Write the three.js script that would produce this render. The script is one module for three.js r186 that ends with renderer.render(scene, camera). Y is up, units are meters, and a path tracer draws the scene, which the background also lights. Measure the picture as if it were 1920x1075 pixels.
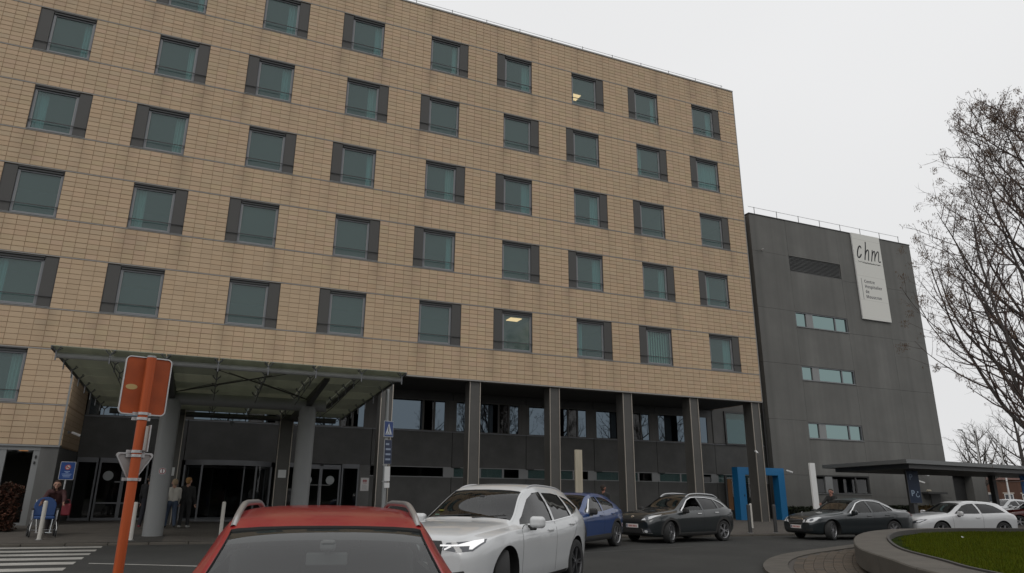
import * as THREE from 'three';
import { mergeGeometries, mergeVertices, toCreasedNormals } from 'three/addons/utils/BufferGeometryUtils.js';
import { RoundedBoxGeometry } from 'three/addons/geometries/RoundedBoxGeometry.js';
import { TessellateModifier } from 'three/addons/modifiers/TessellateModifier.js';
import { MarchingCubes } from 'three/addons/objects/MarchingCubes.js';
import { RectAreaLightUniformsLib } from 'three/addons/lights/RectAreaLightUniformsLib.js';
import { Brush, Evaluator, SUBTRACTION } from 'three-bvh-csg';

// ---------------------------------------------------------------- camera, sky, sun, exposure
const scene = new THREE.Scene();
const camera = new THREE.PerspectiveCamera(2 * Math.atan(537.5 / 1291.3) * 180 / Math.PI, 1920 / 1075, 0.1, 900);
camera.position.set(6.652, 1.5, 29.174);
camera.rotation.order = 'YXZ';
camera.rotation.set(16.648 * Math.PI / 180, -22.264 * Math.PI / 180, 0.7232 * Math.PI / 180);
camera.setViewOffset(1920, 1075, 26.1, 0, 1920, 1075);
camera.updateProjectionMatrix();
camera.updateMatrixWorld();

const renderer = new THREE.WebGLRenderer({ antialias: true });
renderer.setSize(1024, 573);
renderer.toneMapping = THREE.LinearToneMapping;
renderer.toneMappingExposure = 1.0;
renderer.shadowMap.enabled = true;
RectAreaLightUniformsLib.init();

function mulberry(a) {
  return () => { a |= 0; a = a + 0x6D2B79F5 | 0; let t = Math.imul(a ^ a >>> 15, 1 | a); t = t + Math.imul(t ^ t >>> 7, 61 | t) ^ t; return ((t ^ t >>> 14) >>> 0) / 4294967296; };
}
// periodic value noise on an n-cell lattice
function makeNoise(seed) {
  const r = mulberry(seed), T = new Float32Array(4096); for (let i = 0; i < 4096; i++) T[i] = r();
  const h = (x, y, n) => T[((((x % n) + n) % n) * 71 + (((y % n) + n) % n) * 1237) & 4095];
  return (x, y, n) => {
    const xi = Math.floor(x), yi = Math.floor(y); let fx = x - xi, fy = y - yi;
    fx = fx * fx * (3 - 2 * fx); fy = fy * fy * (3 - 2 * fy);
    const a = h(xi, yi, n), b = h(xi + 1, yi, n), c = h(xi, yi + 1, n), d = h(xi + 1, yi + 1, n);
    return a + (b - a) * fx + (c - a) * fy + (a - b - c + d) * fx * fy;
  };
}
const noise = makeNoise(5);
const fbm = (u, v, n, o = 4) => { let s = 0, a = 0.5, t = 0; for (let i = 0; i < o; i++) { s += a * noise(u * n + i * 17, v * n + i * 31, n); t += a; a *= 0.55; n *= 2; } return s / t; };

// an even overcast sky: thin bright cloud with faint soft structure
{
  const W = 512, H = 256, data = new Float32Array(W * H * 4);
  for (let j = 0; j < H; j++) for (let i = 0; i < W; i++) {
    const el = ((j + 0.5) / H - 0.5) * Math.PI, u = i / W, v = j / H;
    const k = (0.9 + 0.12 * Math.max(0, Math.sin(el))) * (0.92 + 0.16 * fbm(u, v, 5, 4));
    const o = (j * W + i) * 4;
    data[o] = 0.864 * k; data[o + 1] = 0.868 * k; data[o + 2] = 0.876 * k; data[o + 3] = 1;
  }
  const sky = new THREE.DataTexture(data, W, H, THREE.RGBAFormat, THREE.FloatType);
  sky.mapping = THREE.EquirectangularReflectionMapping; sky.magFilter = sky.minFilter = THREE.LinearFilter; sky.needsUpdate = true;
  scene.background = sky; scene.environment = sky;
}
// the sun behind the cloud: weak and very soft, high behind the camera
const sun = new THREE.DirectionalLight(new THREE.Color(1.0, 0.97, 0.92), 0.5);
sun.position.set(-22, 60, 48); sun.target.position.set(14, 0, 4);
sun.castShadow = true; sun.shadow.radius = 45; sun.shadow.mapSize.set(2048, 2048);
Object.assign(sun.shadow.camera, { left: -60, right: 60, top: 60, bottom: -60, near: 1, far: 200 });
scene.add(sun, sun.target);

// ---------------------------------------------------------------- helpers
const rnd = mulberry(20240);
const rr = (a, b) => a + (b - a) * rnd();
const V = (x, y, z) => new THREE.Vector3(x, y, z);
const used = {};
function numbered(n) { used[n] = (used[n] || 0) + 1; return used[n] === 1 ? n : n + '_' + String(used[n] - 1).padStart(3, '0'); }
function mat(r, g, b, rough = 0.8, o = {}) {
  const m = new THREE.MeshPhysicalMaterial({ roughness: rough, ...o }); m.color.setRGB(r, g, b); m.side = THREE.DoubleSide; return m;
}
function thing(name, label, category, pos = [0, 0, 0], turn = 0, group) {
  const o = new THREE.Group(); o.name = numbered(name); o.position.set(...pos); o.rotation.y = turn;
  o.userData = { label, category }; if (group) o.userData.group = group; scene.add(o); return o;
}
function grp(name, parent) { const o = new THREE.Group(); o.name = name; parent.add(o); return o; }
function obj(name, geo, m, parent) {
  if (Array.isArray(geo)) geo = merge(geo);
  const o = new THREE.Mesh(geo, m); o.name = name; parent.add(o); return o;
}
function tag(o, label, category, group) { o.name = numbered(o.name); o.userData = { label, category }; if (group) o.userData.group = group; scene.add(o); return o; }
function struct(name, geo, m) { if (Array.isArray(geo)) geo = merge(geo); const o = new THREE.Mesh(geo, m); o.name = numbered(name); o.userData.kind = 'structure'; scene.add(o); return o; }
function strip(g) { for (const k of Object.keys(g.attributes)) if (!['position', 'normal', 'uv'].includes(k)) g.deleteAttribute(k); if (!g.attributes.uv) g.setAttribute('uv', new THREE.BufferAttribute(new Float32Array(g.attributes.position.count * 2), 2)); return g.index ? g.toNonIndexed() : g; }
function merge(list) { return list.length === 1 ? list[0] : mergeGeometries(list.map(strip)); }
function bx(w, h, d, x = 0, y = 0, z = 0) { const g = new THREE.BoxGeometry(w, h, d); g.translate(x, y, z); return g; }
function bx2(x0, x1, y0, y1, z0, z1) { return bx(x1 - x0, y1 - y0, z1 - z0, (x0 + x1) / 2, (y0 + y1) / 2, (z0 + z1) / 2); }
function rbx(w, h, d, x = 0, y = 0, z = 0, r = 0.02, s = 2) { const g = new RoundedBoxGeometry(w, h, d, s, Math.min(r, w / 2.01, h / 2.01, d / 2.01)); g.translate(x, y, z); return g; }
function cyl(r0, r1, h, x = 0, y = 0, z = 0, n = 20) { const g = new THREE.CylinderGeometry(r1, r0, h, n); g.translate(x, y + h / 2, z); return g; }
function bar(a, b, r, n = 8, r2 = r) {      // round bar from a to b
  const A = V(...a), B = V(...b), d = B.clone().sub(A), L = d.length(); const g = new THREE.CylinderGeometry(r2, r, L, n);
  g.applyQuaternion(new THREE.Quaternion().setFromUnitVectors(V(0, 1, 0), d.normalize())); g.translate((A.x + B.x) / 2, (A.y + B.y) / 2, (A.z + B.z) / 2); return g;
}
function tube(pts, r, seg = 24, n = 8) { return new THREE.TubeGeometry(new THREE.CatmullRomCurve3(pts.map(p => V(...p))), seg, r, n, false); }
function uvBox(g, s = 1) {                   // uv in metres by the dominant normal
  g = g.index ? g.toNonIndexed() : g; if (!g.attributes.normal) g.computeVertexNormals();
  const p = g.attributes.position, n = g.attributes.normal, uv = new Float32Array(p.count * 2);
  for (let i = 0; i < p.count; i++) {
    const ax = Math.abs(n.getX(i)), ay = Math.abs(n.getY(i)), az = Math.abs(n.getZ(i));
    const [a, b] = ay > ax && ay > az ? [p.getX(i), p.getZ(i)] : ax > az ? [p.getZ(i), p.getY(i)] : [p.getX(i), p.getY(i)];
    uv[2 * i] = a * s; uv[2 * i + 1] = b * s;
  }
  g.setAttribute('uv', new THREE.BufferAttribute(uv, 2)); return g;
}
function tex(n, fn, srgb = true) {           // n x n tileable texture, fn(u, v) -> [r, g, b] in 0..1
  const d = new Uint8Array(n * n * 4);
  for (let j = 0; j < n; j++) for (let i = 0; i < n; i++) { const c = fn(i / n, j / n), o = (j * n + i) * 4; d[o] = 255 * Math.min(1, Math.max(0, c[0])); d[o + 1] = 255 * Math.min(1, Math.max(0, c[1])); d[o + 2] = 255 * Math.min(1, Math.max(0, c[2])); d[o + 3] = 255; }
  const t = new THREE.DataTexture(d, n, n); t.wrapS = t.wrapT = THREE.RepeatWrapping; t.magFilter = THREE.LinearFilter; t.minFilter = THREE.LinearMipmapLinearFilter; t.generateMipmaps = true;
  if (srgb) t.colorSpace = THREE.SRGBColorSpace; t.needsUpdate = true; return t;
}
function canvasTex(w, h, draw) {
  const c = document.createElement('canvas'); c.width = w; c.height = h; draw(c.getContext('2d'), w, h);
  const t = new THREE.CanvasTexture(c); t.colorSpace = THREE.SRGBColorSpace; return t;
}
function extr(pts, depth, bevel = 0) {       // polygon in xy, extruded along +z
  const s = new THREE.Shape(pts.map(p => new THREE.Vector2(p[0], p[1])));
  return new THREE.ExtrudeGeometry(s, { depth, bevelEnabled: bevel > 0, bevelSize: bevel, bevelThickness: bevel, bevelSegments: 2, curveSegments: 12 });
}
function roundRect(w, h, r) {
  const s = new THREE.Shape(); const a = w / 2, b = h / 2;
  s.moveTo(-a + r, -b); s.lineTo(a - r, -b); s.absarc(a - r, -b + r, r, -Math.PI / 2, 0); s.lineTo(a, b - r); s.absarc(a - r, b - r, r, 0, Math.PI / 2);
  s.lineTo(-a + r, b); s.absarc(-a + r, b - r, r, Math.PI / 2, Math.PI); s.lineTo(-a, -b + r); s.absarc(-a + r, -b + r, r, Math.PI, 1.5 * Math.PI); return s;
}

// ---------------------------------------------------------------- materials
const speck = mulberry(9);
const speckN = makeNoise(77);
const tAsphalt = tex(1024, (u, v) => { const c = 0.80 + 0.30 * (fbm(u, v, 3, 5) - 0.5) + 0.34 * (speck() - 0.5) * (0.5 + speckN(u * 96, v * 96, 96)); return [c, c, c * 0.99]; });
const tConcrete = tex(512, (u, v) => { const c = 0.86 + 0.22 * (fbm(u, v, 5, 5) - 0.5) + 0.06 * (speck() - 0.5) - 0.1 * Math.max(0, fbm(u * 1, v, 3, 2) - 0.62); return [c, c * 0.995, c * 0.985]; });
const tStreak = tex(512, (u, v) => { const s = fbm(u, 0.3, 24, 3), w = fbm(u, v, 4, 4); const c = 0.86 + 0.14 * (w - 0.5) + 0.12 * (s - 0.5) * (0.4 + w) + 0.03 * (speck() - 0.5); return [c, c, c * 0.985]; });
const tPaver = tex(512, (u, v) => { const bxn = 10, byn = 20, row = Math.floor(v * byn), uu = u * bxn + (row % 2) * 0.5; const fx = uu - Math.floor(uu), fy = v * byn - row; const j = Math.min(fx, 1 - fx) * 2 < 0.05 || Math.min(fy, 1 - fy) < 0.06 ? 0.72 : 1; const k = noise(Math.floor(uu) * 3.7 + 0.5, row * 5.3 + 0.5, 999); const c = (0.80 + 0.14 * (k - 0.5) + 0.1 * (fbm(u, v, 5, 3) - 0.5)) * j; return [c, c * 0.985, c * 0.96]; });
const tGrass = tex(512, (u, v) => { const a = fbm(u, v, 7, 5), b = fbm(u, v, 60, 2); return [0.42 + 0.3 * (a - 0.5) + 0.2 * (b - 0.5), 0.48 + 0.25 * (a - 0.5) + 0.2 * (b - 0.5), 0.2 + 0.1 * (b - 0.5)]; });
const rep = (t, s) => { const c = t.clone(); c.repeat.set(s, s); c.needsUpdate = true; return c; };
const mAsphalt = mat(0.053, 0.053, 0.050, 0.9, { map: rep(tAsphalt, 0.28), bumpMap: rep(tAsphalt, 0.9), bumpScale: 0.006 });
const mPaver = mat(0.155, 0.142, 0.130, 0.9, { map: rep(tPaver, 0.5), bumpMap: rep(tPaver, 0.5), bumpScale: 0.006 });
const mPaverDark = mat(0.09, 0.086, 0.082, 0.9, { map: rep(tPaver, 0.5), bumpMap: rep(tPaver, 0.5), bumpScale: 0.006 });
const mKerb = mat(0.128, 0.116, 0.10, 0.9, { map: rep(tConcrete, 0.7), bumpMap: rep(tConcrete, 1.5), bumpScale: 0.004 });
const mWallTop = mat(0.135, 0.122, 0.104, 0.88, { map: rep(tConcrete, 0.5), bumpMap: rep(tConcrete, 1.5), bumpScale: 0.005 });
const mPaint = mat(0.62, 0.6, 0.57, 0.75, { map: rep(tAsphalt, 0.6) });
const mWing = mat(0.184, 0.182, 0.177, 0.85, { map: rep(tStreak, 0.16), bumpMap: rep(tConcrete, 0.8), bumpScale: 0.004 });
const mPanel = mat(0.105, 0.105, 0.103, 0.7, { map: rep(tConcrete, 0.4) });
const mPanelLight = mat(0.17, 0.17, 0.168, 0.75, { map: rep(tConcrete, 0.4) });
const mSoffit = mat(0.07, 0.07, 0.07, 0.8);
const mPier = mat(0.105, 0.10, 0.095, 0.5, { map: rep(tStreak, 0.4) });
const mEdge = mat(0.42, 0.38, 0.33, 0.45, { metalness: 0.5 });
const mFrame = mat(0.16, 0.165, 0.175, 0.45, { metalness: 0.3 });
const mFrameDark = mat(0.055, 0.055, 0.055, 0.5, { metalness: 0.2 });
const mShutter = mat(0.062, 0.06, 0.057, 0.65);
const mGrey = mat(0.22, 0.225, 0.225, 0.55);
const mSteel = mat(0.45, 0.45, 0.45, 0.35, { metalness: 0.8 });
const mChrome = mat(0.75, 0.75, 0.75, 0.14, { metalness: 1 });
const mBlack = mat(0.022, 0.022, 0.022, 0.6);
const mRubber = mat(0.026, 0.026, 0.026, 0.85);
const mWhite = mat(0.72, 0.72, 0.71, 0.6);
const mCream = mat(0.62, 0.56, 0.44, 0.6, { map: rep(tConcrete, 0.6) });
const mGlass = mat(0.37, 0.60, 0.585, 0.02, { transmission: 0.85, thickness: 0, ior: 1.52, specularIntensity: 1.0 });
const mGlassStrip = mat(0.098, 0.124, 0.148, 0.01, { metalness: 1 });
const mGlassWing = mat(0.20, 0.275, 0.27, 0.02, { metalness: 1 });
const mGlassDoor = mat(0.45, 0.48, 0.48, 0.02, { transmission: 1, thickness: 0, ior: 1.5 });
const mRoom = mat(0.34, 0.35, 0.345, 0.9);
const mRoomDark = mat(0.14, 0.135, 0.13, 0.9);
const mCurtain = mat(0.50, 0.50, 0.49, 0.95, { transmission: 0.25, thickness: 0 });
const mBlue = mat(0.007, 0.14, 0.33, 0.5);
// ---------------------------------------------------------------- the setting: ground, road, pavement, island
function sheet(pts, y, s = 1) {              // flat polygon of [x, z] points at height y, or y(x, z)
  const sh = new THREE.Shape(pts.map(p => new THREE.Vector2(p[0], -p[1])));
  const g = new THREE.ShapeGeometry(sh); g.rotateX(-Math.PI / 2);
  const p = g.attributes.position; for (let i = 0; i < p.count; i++) p.setY(i, typeof y === 'function' ? y(p.getX(i), p.getZ(i)) : y);
  g.computeVertexNormals(); const uv = g.attributes.uv; for (let i = 0; i < p.count; i++) uv.setXY(i, p.getX(i) * s, p.getZ(i) * s); return g;
}
const mFar = mat(0.09, 0.10, 0.055, 0.95, { map: rep(tGrass, 0.1) });
struct('ground', sheet([[-400, -400], [420, -400], [420, 400], [-400, 400]], -0.02), mFar);
struct('road', sheet([[-60, 6.9], [160, 6.9], [160, 48], [-60, 48]], 0), mAsphalt);
const PAVE = z => z > 6.7 ? 0.07 : z < 0 ? 0.22 : 0.22 - 0.15 * z / 6.7;
const pavePts = (x0, x1, z0, z1) => { const g = new THREE.PlaneGeometry(x1 - x0, z1 - z0, Math.ceil((x1 - x0) / 4), Math.ceil((z1 - z0) / 1)); g.rotateX(-Math.PI / 2); g.translate((x0 + x1) / 2, 0, (z0 + z1) / 2); const p = g.attributes.position, uv = g.attributes.uv; for (let i = 0; i < p.count; i++) { p.setY(i, PAVE(p.getZ(i))); uv.setXY(i, p.getX(i), p.getZ(i)); } g.computeVertexNormals(); return g; };
struct('pavement', pavePts(-60, 160, -14, 6.75), mPaver);
// darker paved strips that run from the canopy columns to the road
struct('paved_strip', (() => { const g = pavePts(4.9, 5.8, 4.3, 6.74); g.translate(0, 0.005, 0); return g; })(), mPaverDark);
struct('paved_strip', (() => { const g = pavePts(9.2, 10.1, 4.3, 6.74); g.translate(0, 0.005, 0); return g; })(), mPaverDark);
// kerb stones along the road
{
  const k = new THREE.Group(); k.name = 'kerb'; k.userData.kind = 'structure'; scene.add(k);
  const g = uvBox(rbx(0.985, 0.2, 0.16, 0, -0.035, 6.83, 0.015, 1));
  for (let i = 0; i < 60; i++) { const o = obj('kerb_stone', g, mKerb, k); o.position.set(-8 + i, (rnd() - 0.5) * 0.004, (rnd() - 0.5) * 0.006); }
}
// painted crossing: six white bars, and a thin edge line
{
  const ys = [[7.20, 7.72], [8.32, 8.86], [9.38, 9.92], [10.46, 11.02], [11.55, 12.1], [12.75, 13.3], [13.9, 14.45]];
  for (const [a, b] of ys) struct('crossing_stripe', sheet([[-3.2, a - 0.2], [4.42, a], [4.44, b], [-3.2, b - 0.2]], 0.004), mPaint);
  struct('road_line', sheet([[4.7, 11.90], [6.9, 13.12], [6.9, 13.24], [4.7, 12.02]], 0.004), mPaint);
  struct('road_line', sheet([[12.6, 13.0], [20.6, 10.9], [20.6, 11.0], [12.6, 13.1]], 0.004), mat(0.12, 0.117, 0.112, 0.85, { map: rep(tAsphalt, 0.6) }));
}
// planted island: brick apron with a pale kerb, low curved concrete wall, lawn
const RIM = [[33.93, 12.45], [31.83, 11.9], [29.48, 11.75], [27.6, 12.1], [25.53, 13.03], [23.32, 14.51], [21.55, 15.95], [19.7, 17.64], [18.8, 18.59], [17.55, 20.21], [16.54, 21.5], [15.9, 22.9], [16.5, 25], [19, 26.8], [24, 27.6], [30, 27], [35, 24.8], [38.2, 21.3], [38.8, 17.3], [37, 14.2]];
const rimCurve = new THREE.CatmullRomCurve3(RIM.map(p => V(p[0], 0, p[1])), true);
const RN = 260, rimP = rimCurve.getSpacedPoints(RN).slice(0, RN);
const rimN = rimP.map((p, i) => { const t = rimP[(i + 1) % RN].clone().sub(rimP[(i + RN - 1) % RN]).normalize(); return V(-t.z, 0, t.x); });
{ // outward normals
  const c = V(27, 0, 19); let s = 0; rimP.forEach((p, i) => s += rimN[i].dot(p.clone().sub(c))); if (s < 0) rimN.forEach(n => n.negate());
}
const off = (i, d) => { i = ((i % RN) + RN) % RN; return rimP[i].clone().addScaledVector(rimN[i], d); };
function ringSweep(i0, i1, prof, gap = 0) {           // sweep a closed profile [[d, y], ...] along the rim from index i0 to i1
  const P = [], N = prof.length, idx = [];
  for (let i = i0; i <= i1; i++) for (const [d, y] of prof) { const q = off(i, d); if (gap && i === i0) q.lerp(off(i + 1, d), gap); if (gap && i === i1) q.lerp(off(i - 1, d), gap); P.push(q.x, y, q.z); }
  for (let i = 0; i < i1 - i0; i++) for (let k = 0; k < N; k++) { const a = i * N + k, b = i * N + (k + 1) % N, c = a + N, d = b + N; idx.push(a, b, c, b, d, c); }
  const e = (i1 - i0) * N; for (let k = 1; k < N - 1; k++) { idx.push(0, k + 1, k, e, e + k, e + k + 1); }
  const g = new THREE.BufferGeometry(); g.setAttribute('position', new THREE.Float32BufferAttribute(P, 3)); g.setIndex(idx);
  return uvBox(toCreasedNormals(g, 0.6));
}
{
  const wall = thing('planter_wall', 'low curved pale concrete wall around the lawn of the traffic island', 'wall');
  const blk = 10;
  for (let i = 0; i < RN; i += blk) {
    obj('wall_block', ringSweep(i, i + blk, [[0, 0.13], [0, 0.485], [-0.02, 0.505], [-0.72, 0.505], [-0.74, 0.49], [-0.74, 0.13]], 0.028), mWallTop, wall);
  }
  obj('foot', ringSweep(0, RN, [[-0.12, -0.02], [-0.12, 0.14], [-0.6, 0.14], [-0.6, -0.02]]), mPaverDark, wall);
  obj('inner_edging', ringSweep(0, RN, [[-0.745, 0.3], [-0.745, 0.53], [-0.80, 0.53], [-0.80, 0.3]]), mat(0.06, 0.055, 0.05, 0.8), wall);
}
{
  const lawnH = (x, z) => 0.38 + 0.05 * Math.max(0, 1 - Math.hypot((x - 28) / 12, (z - 19) / 9)) + 0.02 * (noise(x * 0.8, z * 0.8, 999) - 0.5);
  const P = [], idx = [], K = 14; const c = V(28, 0, 19);
  for (let k = 0; k <= K; k++) for (let i = 0; i < RN; i++) { const q = off(i, -0.79).lerp(c, k / K); P.push(q.x, lawnH(q.x, q.z), q.z); }
  for (let k = 0; k < K; k++) for (let i = 0; i < RN; i++) { const a = k * RN + i, b = k * RN + (i + 1) % RN; idx.push(a, b, a + RN, b, b + RN, a + RN); }
  const g = new THREE.BufferGeometry(); g.setAttribute('position', new THREE.Float32BufferAttribute(P, 3)); g.setIndex(idx); g.computeVertexNormals();
  const o = struct('lawn_soil', uvBox(g), mat(0.115, 0.138, 0.012, 1, { map: rep(tGrass, 0.5), specularIntensity: 0.1 }));
  // grass blades in tufts
  const bl = []; const bg = new THREE.BufferGeometry(), bp = [];
  for (let k = 0; k < 7; k++) { const a = k * 0.9 + 0.3, r = 0.02 * (k % 3), x = Math.cos(a * 2) * r, z = Math.sin(a * 2) * r, h = 0.035 + 0.012 * (k % 4), dx = 0.02 * Math.cos(a), dz = 0.02 * Math.sin(a); bp.push(x - 0.004 * Math.sin(a), 0, z + 0.004 * Math.cos(a), x + 0.004 * Math.sin(a), 0, z - 0.004 * Math.cos(a), x + dx, h, z + dz); }
  bg.setAttribute('position', new THREE.Float32BufferAttribute(bp, 3)); bg.computeVertexNormals();
  const N = 42000, im = new THREE.InstancedMesh(bg, mat(0.072, 0.095, 0.006, 1, { specularIntensity: 0.15, transmission: 0.2, thickness: 0 }), N), m4 = new THREE.Matrix4(), q4 = new THREE.Quaternion(), col = new THREE.Color(); let n = 0;
  const poly = []; for (let i = 0; i < RN; i += 4) poly.push(off(i, -1.12 - 0.09 * Math.sin(i * 0.9) - 0.05 * Math.sin(i * 2.3)));
  const inside = (x, z) => { let s = false; for (let i = 0, j = poly.length - 1; i < poly.length; j = i++) { const a = poly[i], b = poly[j]; if ((a.z > z) !== (b.z > z) && x < (b.x - a.x) * (z - a.z) / (b.z - a.z) + a.x) s = !s; } return s; };
  while (n < N) { const x = rr(16, 36), z = rr(12, 24); if (!inside(x, z)) continue; const s = rr(0.8, 1.7); m4.compose(V(x, lawnH(x, z) - 0.004, z), q4.setFromAxisAngle(V(0, 1, 0), rr(0, 6.3)), V(s * 1.3, s, s * 1.3)); im.setMatrixAt(n, m4); const k = rr(0.7, 1.15); col.setRGB(k * rr(0.9, 1.25), k, k * 0.9); im.setColorAt(n, col); n++; }
  im.name = 'lawn_grass'; im.userData = { kind: 'stuff', label: 'short green grass growing inside the planter wall', category: 'grass' }; scene.add(im);
  const lit = new THREE.Mesh(rbx(0.10, 0.02, 0.07, 0, 0.02, 0, 0.01), mWhite); lit.name = 'paper_scrap'; lit.position.set(26.4, lawnH(26.4, 15.3) + 0.03, 15.3); lit.rotation.set(0.3, 0.6, 0.2); tag(lit, 'small white scrap of paper lying on the lawn', 'litter');
}
{
  const island = new THREE.Group(); island.name = 'island_apron'; island.userData.kind = 'structure'; scene.add(island);
  // apron width varies: widest on the left end
  const APR = [[16.98, 17.84], [17.64, 17.22], [18.91, 16.17], [20.82, 14.67], [22.77, 13.4], [24.59, 12.49], [26.4, 11.9], [28.2, 11.5]];
  const aw = i => { const p = rimP[((i % RN) + RN) % RN]; const b = 0.15; const ang = Math.atan2(p.z - 19, p.x - 27); const t = Math.cos(ang + Math.PI * 0.93); return b + 1.25 * Math.max(0, t) ** 3; };
  const P = [], idx = []; for (let i = 0; i <= RN; i++) { const a = off(i, -0.2), b = off(i, aw(i)); P.push(a.x, 0.035, a.z, b.x, 0.035, b.z); }
  for (let i = 0; i < RN; i++) idx.push(2 * i, 2 * i + 1, 2 * i + 2, 2 * i + 1, 2 * i + 3, 2 * i + 2);
  const g = new THREE.BufferGeometry(); g.setAttribute('position', new THREE.Float32BufferAttribute(P, 3)); g.setIndex(idx); g.computeVertexNormals();
  obj('mortar_bed', uvBox(g), mat(0.07, 0.062, 0.055, 0.95), island);
  // pale kerb blocks round the outside
  for (let i = 0; i < RN; i += 3) {
    const w0 = aw(i), w1 = aw(i + 3), A = off(i, w0), B = off(i + 3, w1), C = off(i + 3, w1 + 0.5), D = off(i, w0 + 0.5);
    const q = [A, B, C, D].map(p => p.clone()); const m = q.reduce((s, p) => s.add(p), V(0, 0, 0)).multiplyScalar(0.25); q.forEach(p => p.lerp(m, 0.008));
    const pp = []; for (const y of [-0.02, 0.065]) for (const p of q) pp.push(p.x, y, p.z);
    const kg = new THREE.BufferGeometry(); kg.setAttribute('position', new THREE.Float32BufferAttribute(pp, 3)); kg.setIndex([4, 5, 6, 4, 6, 7, 0, 1, 5, 0, 5, 4, 1, 2, 6, 1, 6, 5, 2, 3, 7, 2, 7, 6, 3, 0, 4, 3, 4, 7]);
    obj('kerb_block', uvBox(toCreasedNormals(kg, 0.3)), mKerb, island);
  }
  // bricks laid in curved courses
  const mB = [mat(0.085, 0.066, 0.048, 0.9), mat(0.075, 0.059, 0.044, 0.9), mat(0.095, 0.073, 0.053, 0.9), mat(0.065, 0.053, 0.041, 0.9)].map(m => { m.bumpMap = rep(tConcrete, 4); m.bumpScale = 0.004; return m; });
  const bg = rbx(0.194, 0.05, 0.094, 0, 0, 0, 0.006, 1); const list = []; const cam = camera.position;
  const S = rimCurve.getLength() / RN;
  for (let row = 0; row < 11; row++) { let k = 0; for (let s = 0; s < RN * S; s += 0.103) { const fi = s / S, i = Math.floor(fi), t = fi - i; const d = 0.0 + row * 0.2 - 0.02; if (d + 0.1 > aw(i)) continue; const p = off(i, d).lerp(off(i + 1, d), t), n = rimN[i % RN]; if (Math.hypot(p.x - cam.x, p.z - cam.z) > 40 || p.x > 37) continue; list.push([p, Math.atan2(-n.z, n.x) + rr(-0.012, 0.012), 0.028 + rr(-0.003, 0.003), Math.floor(rnd() * 4)]); } }
  const pj = V(0, 0, 0); list.sort((a, b) => { const f = q => { pj.copy(q[0]).project(camera); const inn = Math.abs(pj.x) < 1.02 && Math.abs(pj.y) < 1.02; return q[0].distanceTo(cam) + (inn ? 0 : 1000); }; return f(a) - f(b); });
  const rest = [[], [], [], []];
  list.forEach(([p, a, y, v], k) => {
    if (k < 300) { const o = obj('brick', bg, mB[v], island); o.position.set(p.x, y, p.z); o.rotation.y = a; }
    else { const c = bg.clone(); c.rotateY(a); c.translate(p.x, y, p.z); rest[v].push(c); }
  });
  const all = rest.map((r, v) => { const g2 = merge(r); const cc = new Float32Array(g2.attributes.position.count * 3), c = mB[v].color; for (let i = 0; i < cc.length; i += 3) { cc[i] = c.r; cc[i + 1] = c.g; cc[i + 2] = c.b; } g2.setAttribute('color', new THREE.BufferAttribute(cc, 3)); return g2; });
  const o = obj('brick_paving', mergeGeometries(all), mat(1, 1, 1, 0.9, { vertexColors: true }), island); o.userData.kind = 'stuff';
}
// ---------------------------------------------------------------- main building
const X0 = -1.363, U = 0.40297, KL = -20, KR = 88, XL = X0 + U * KL, XR = X0 + U * KR, YTOP = 25.5, YBOT = 6.34, XRET = 1.77, YBOTL = 2.87;
const lintel = r => 27.322 - 3.5 * r, WH = 1.97, WW = 5 * U;
const winStart = (par, c) => { const k = Math.floor(c / 2), m = ((c % 2) + 2) % 2; return 20 * k + (m === 0 ? 0 : 9) + (par === 0 ? (m === 0 ? -1 : 1) : 0); };
const wins = [];   // {r, c, x, y (sill), shutter: 'L' | 'R'}
for (let r = 1; r <= 6; r++) for (let c = -3; c <= 8; c++) {
  const par = r % 2, k = winStart(par, c); if (r === 6 && X0 + U * (k + 5) > XRET) continue; if (k < KL + 1) continue;
  const even = ((c % 2) + 2) % 2 === 0; wins.push({ r, c, k, x: X0 + U * k, y: lintel(r) - WH, shutter: (par === 1) === even ? 'R' : 'L' });
}
const mainB = thing('hospital_building', 'large tan tiled hospital block with rows of square windows and dark colonnade', 'building');
const mTile = [[0.468, 0.345, 0.227], [0.452, 0.334, 0.219], [0.48, 0.355, 0.233], [0.44, 0.324, 0.212], [0.466, 0.338, 0.218]].map(c => mat(...c, 0.72, { bumpMap: rep(tConcrete, 2), bumpScale: 0.002 }));
const mTileV = mat(1, 1, 1, 0.72, { vertexColors: true });
const mBack = mat(0.33, 0.23, 0.148, 0.9), mBand = mat(0.27, 0.26, 0.245, 0.6);
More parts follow.
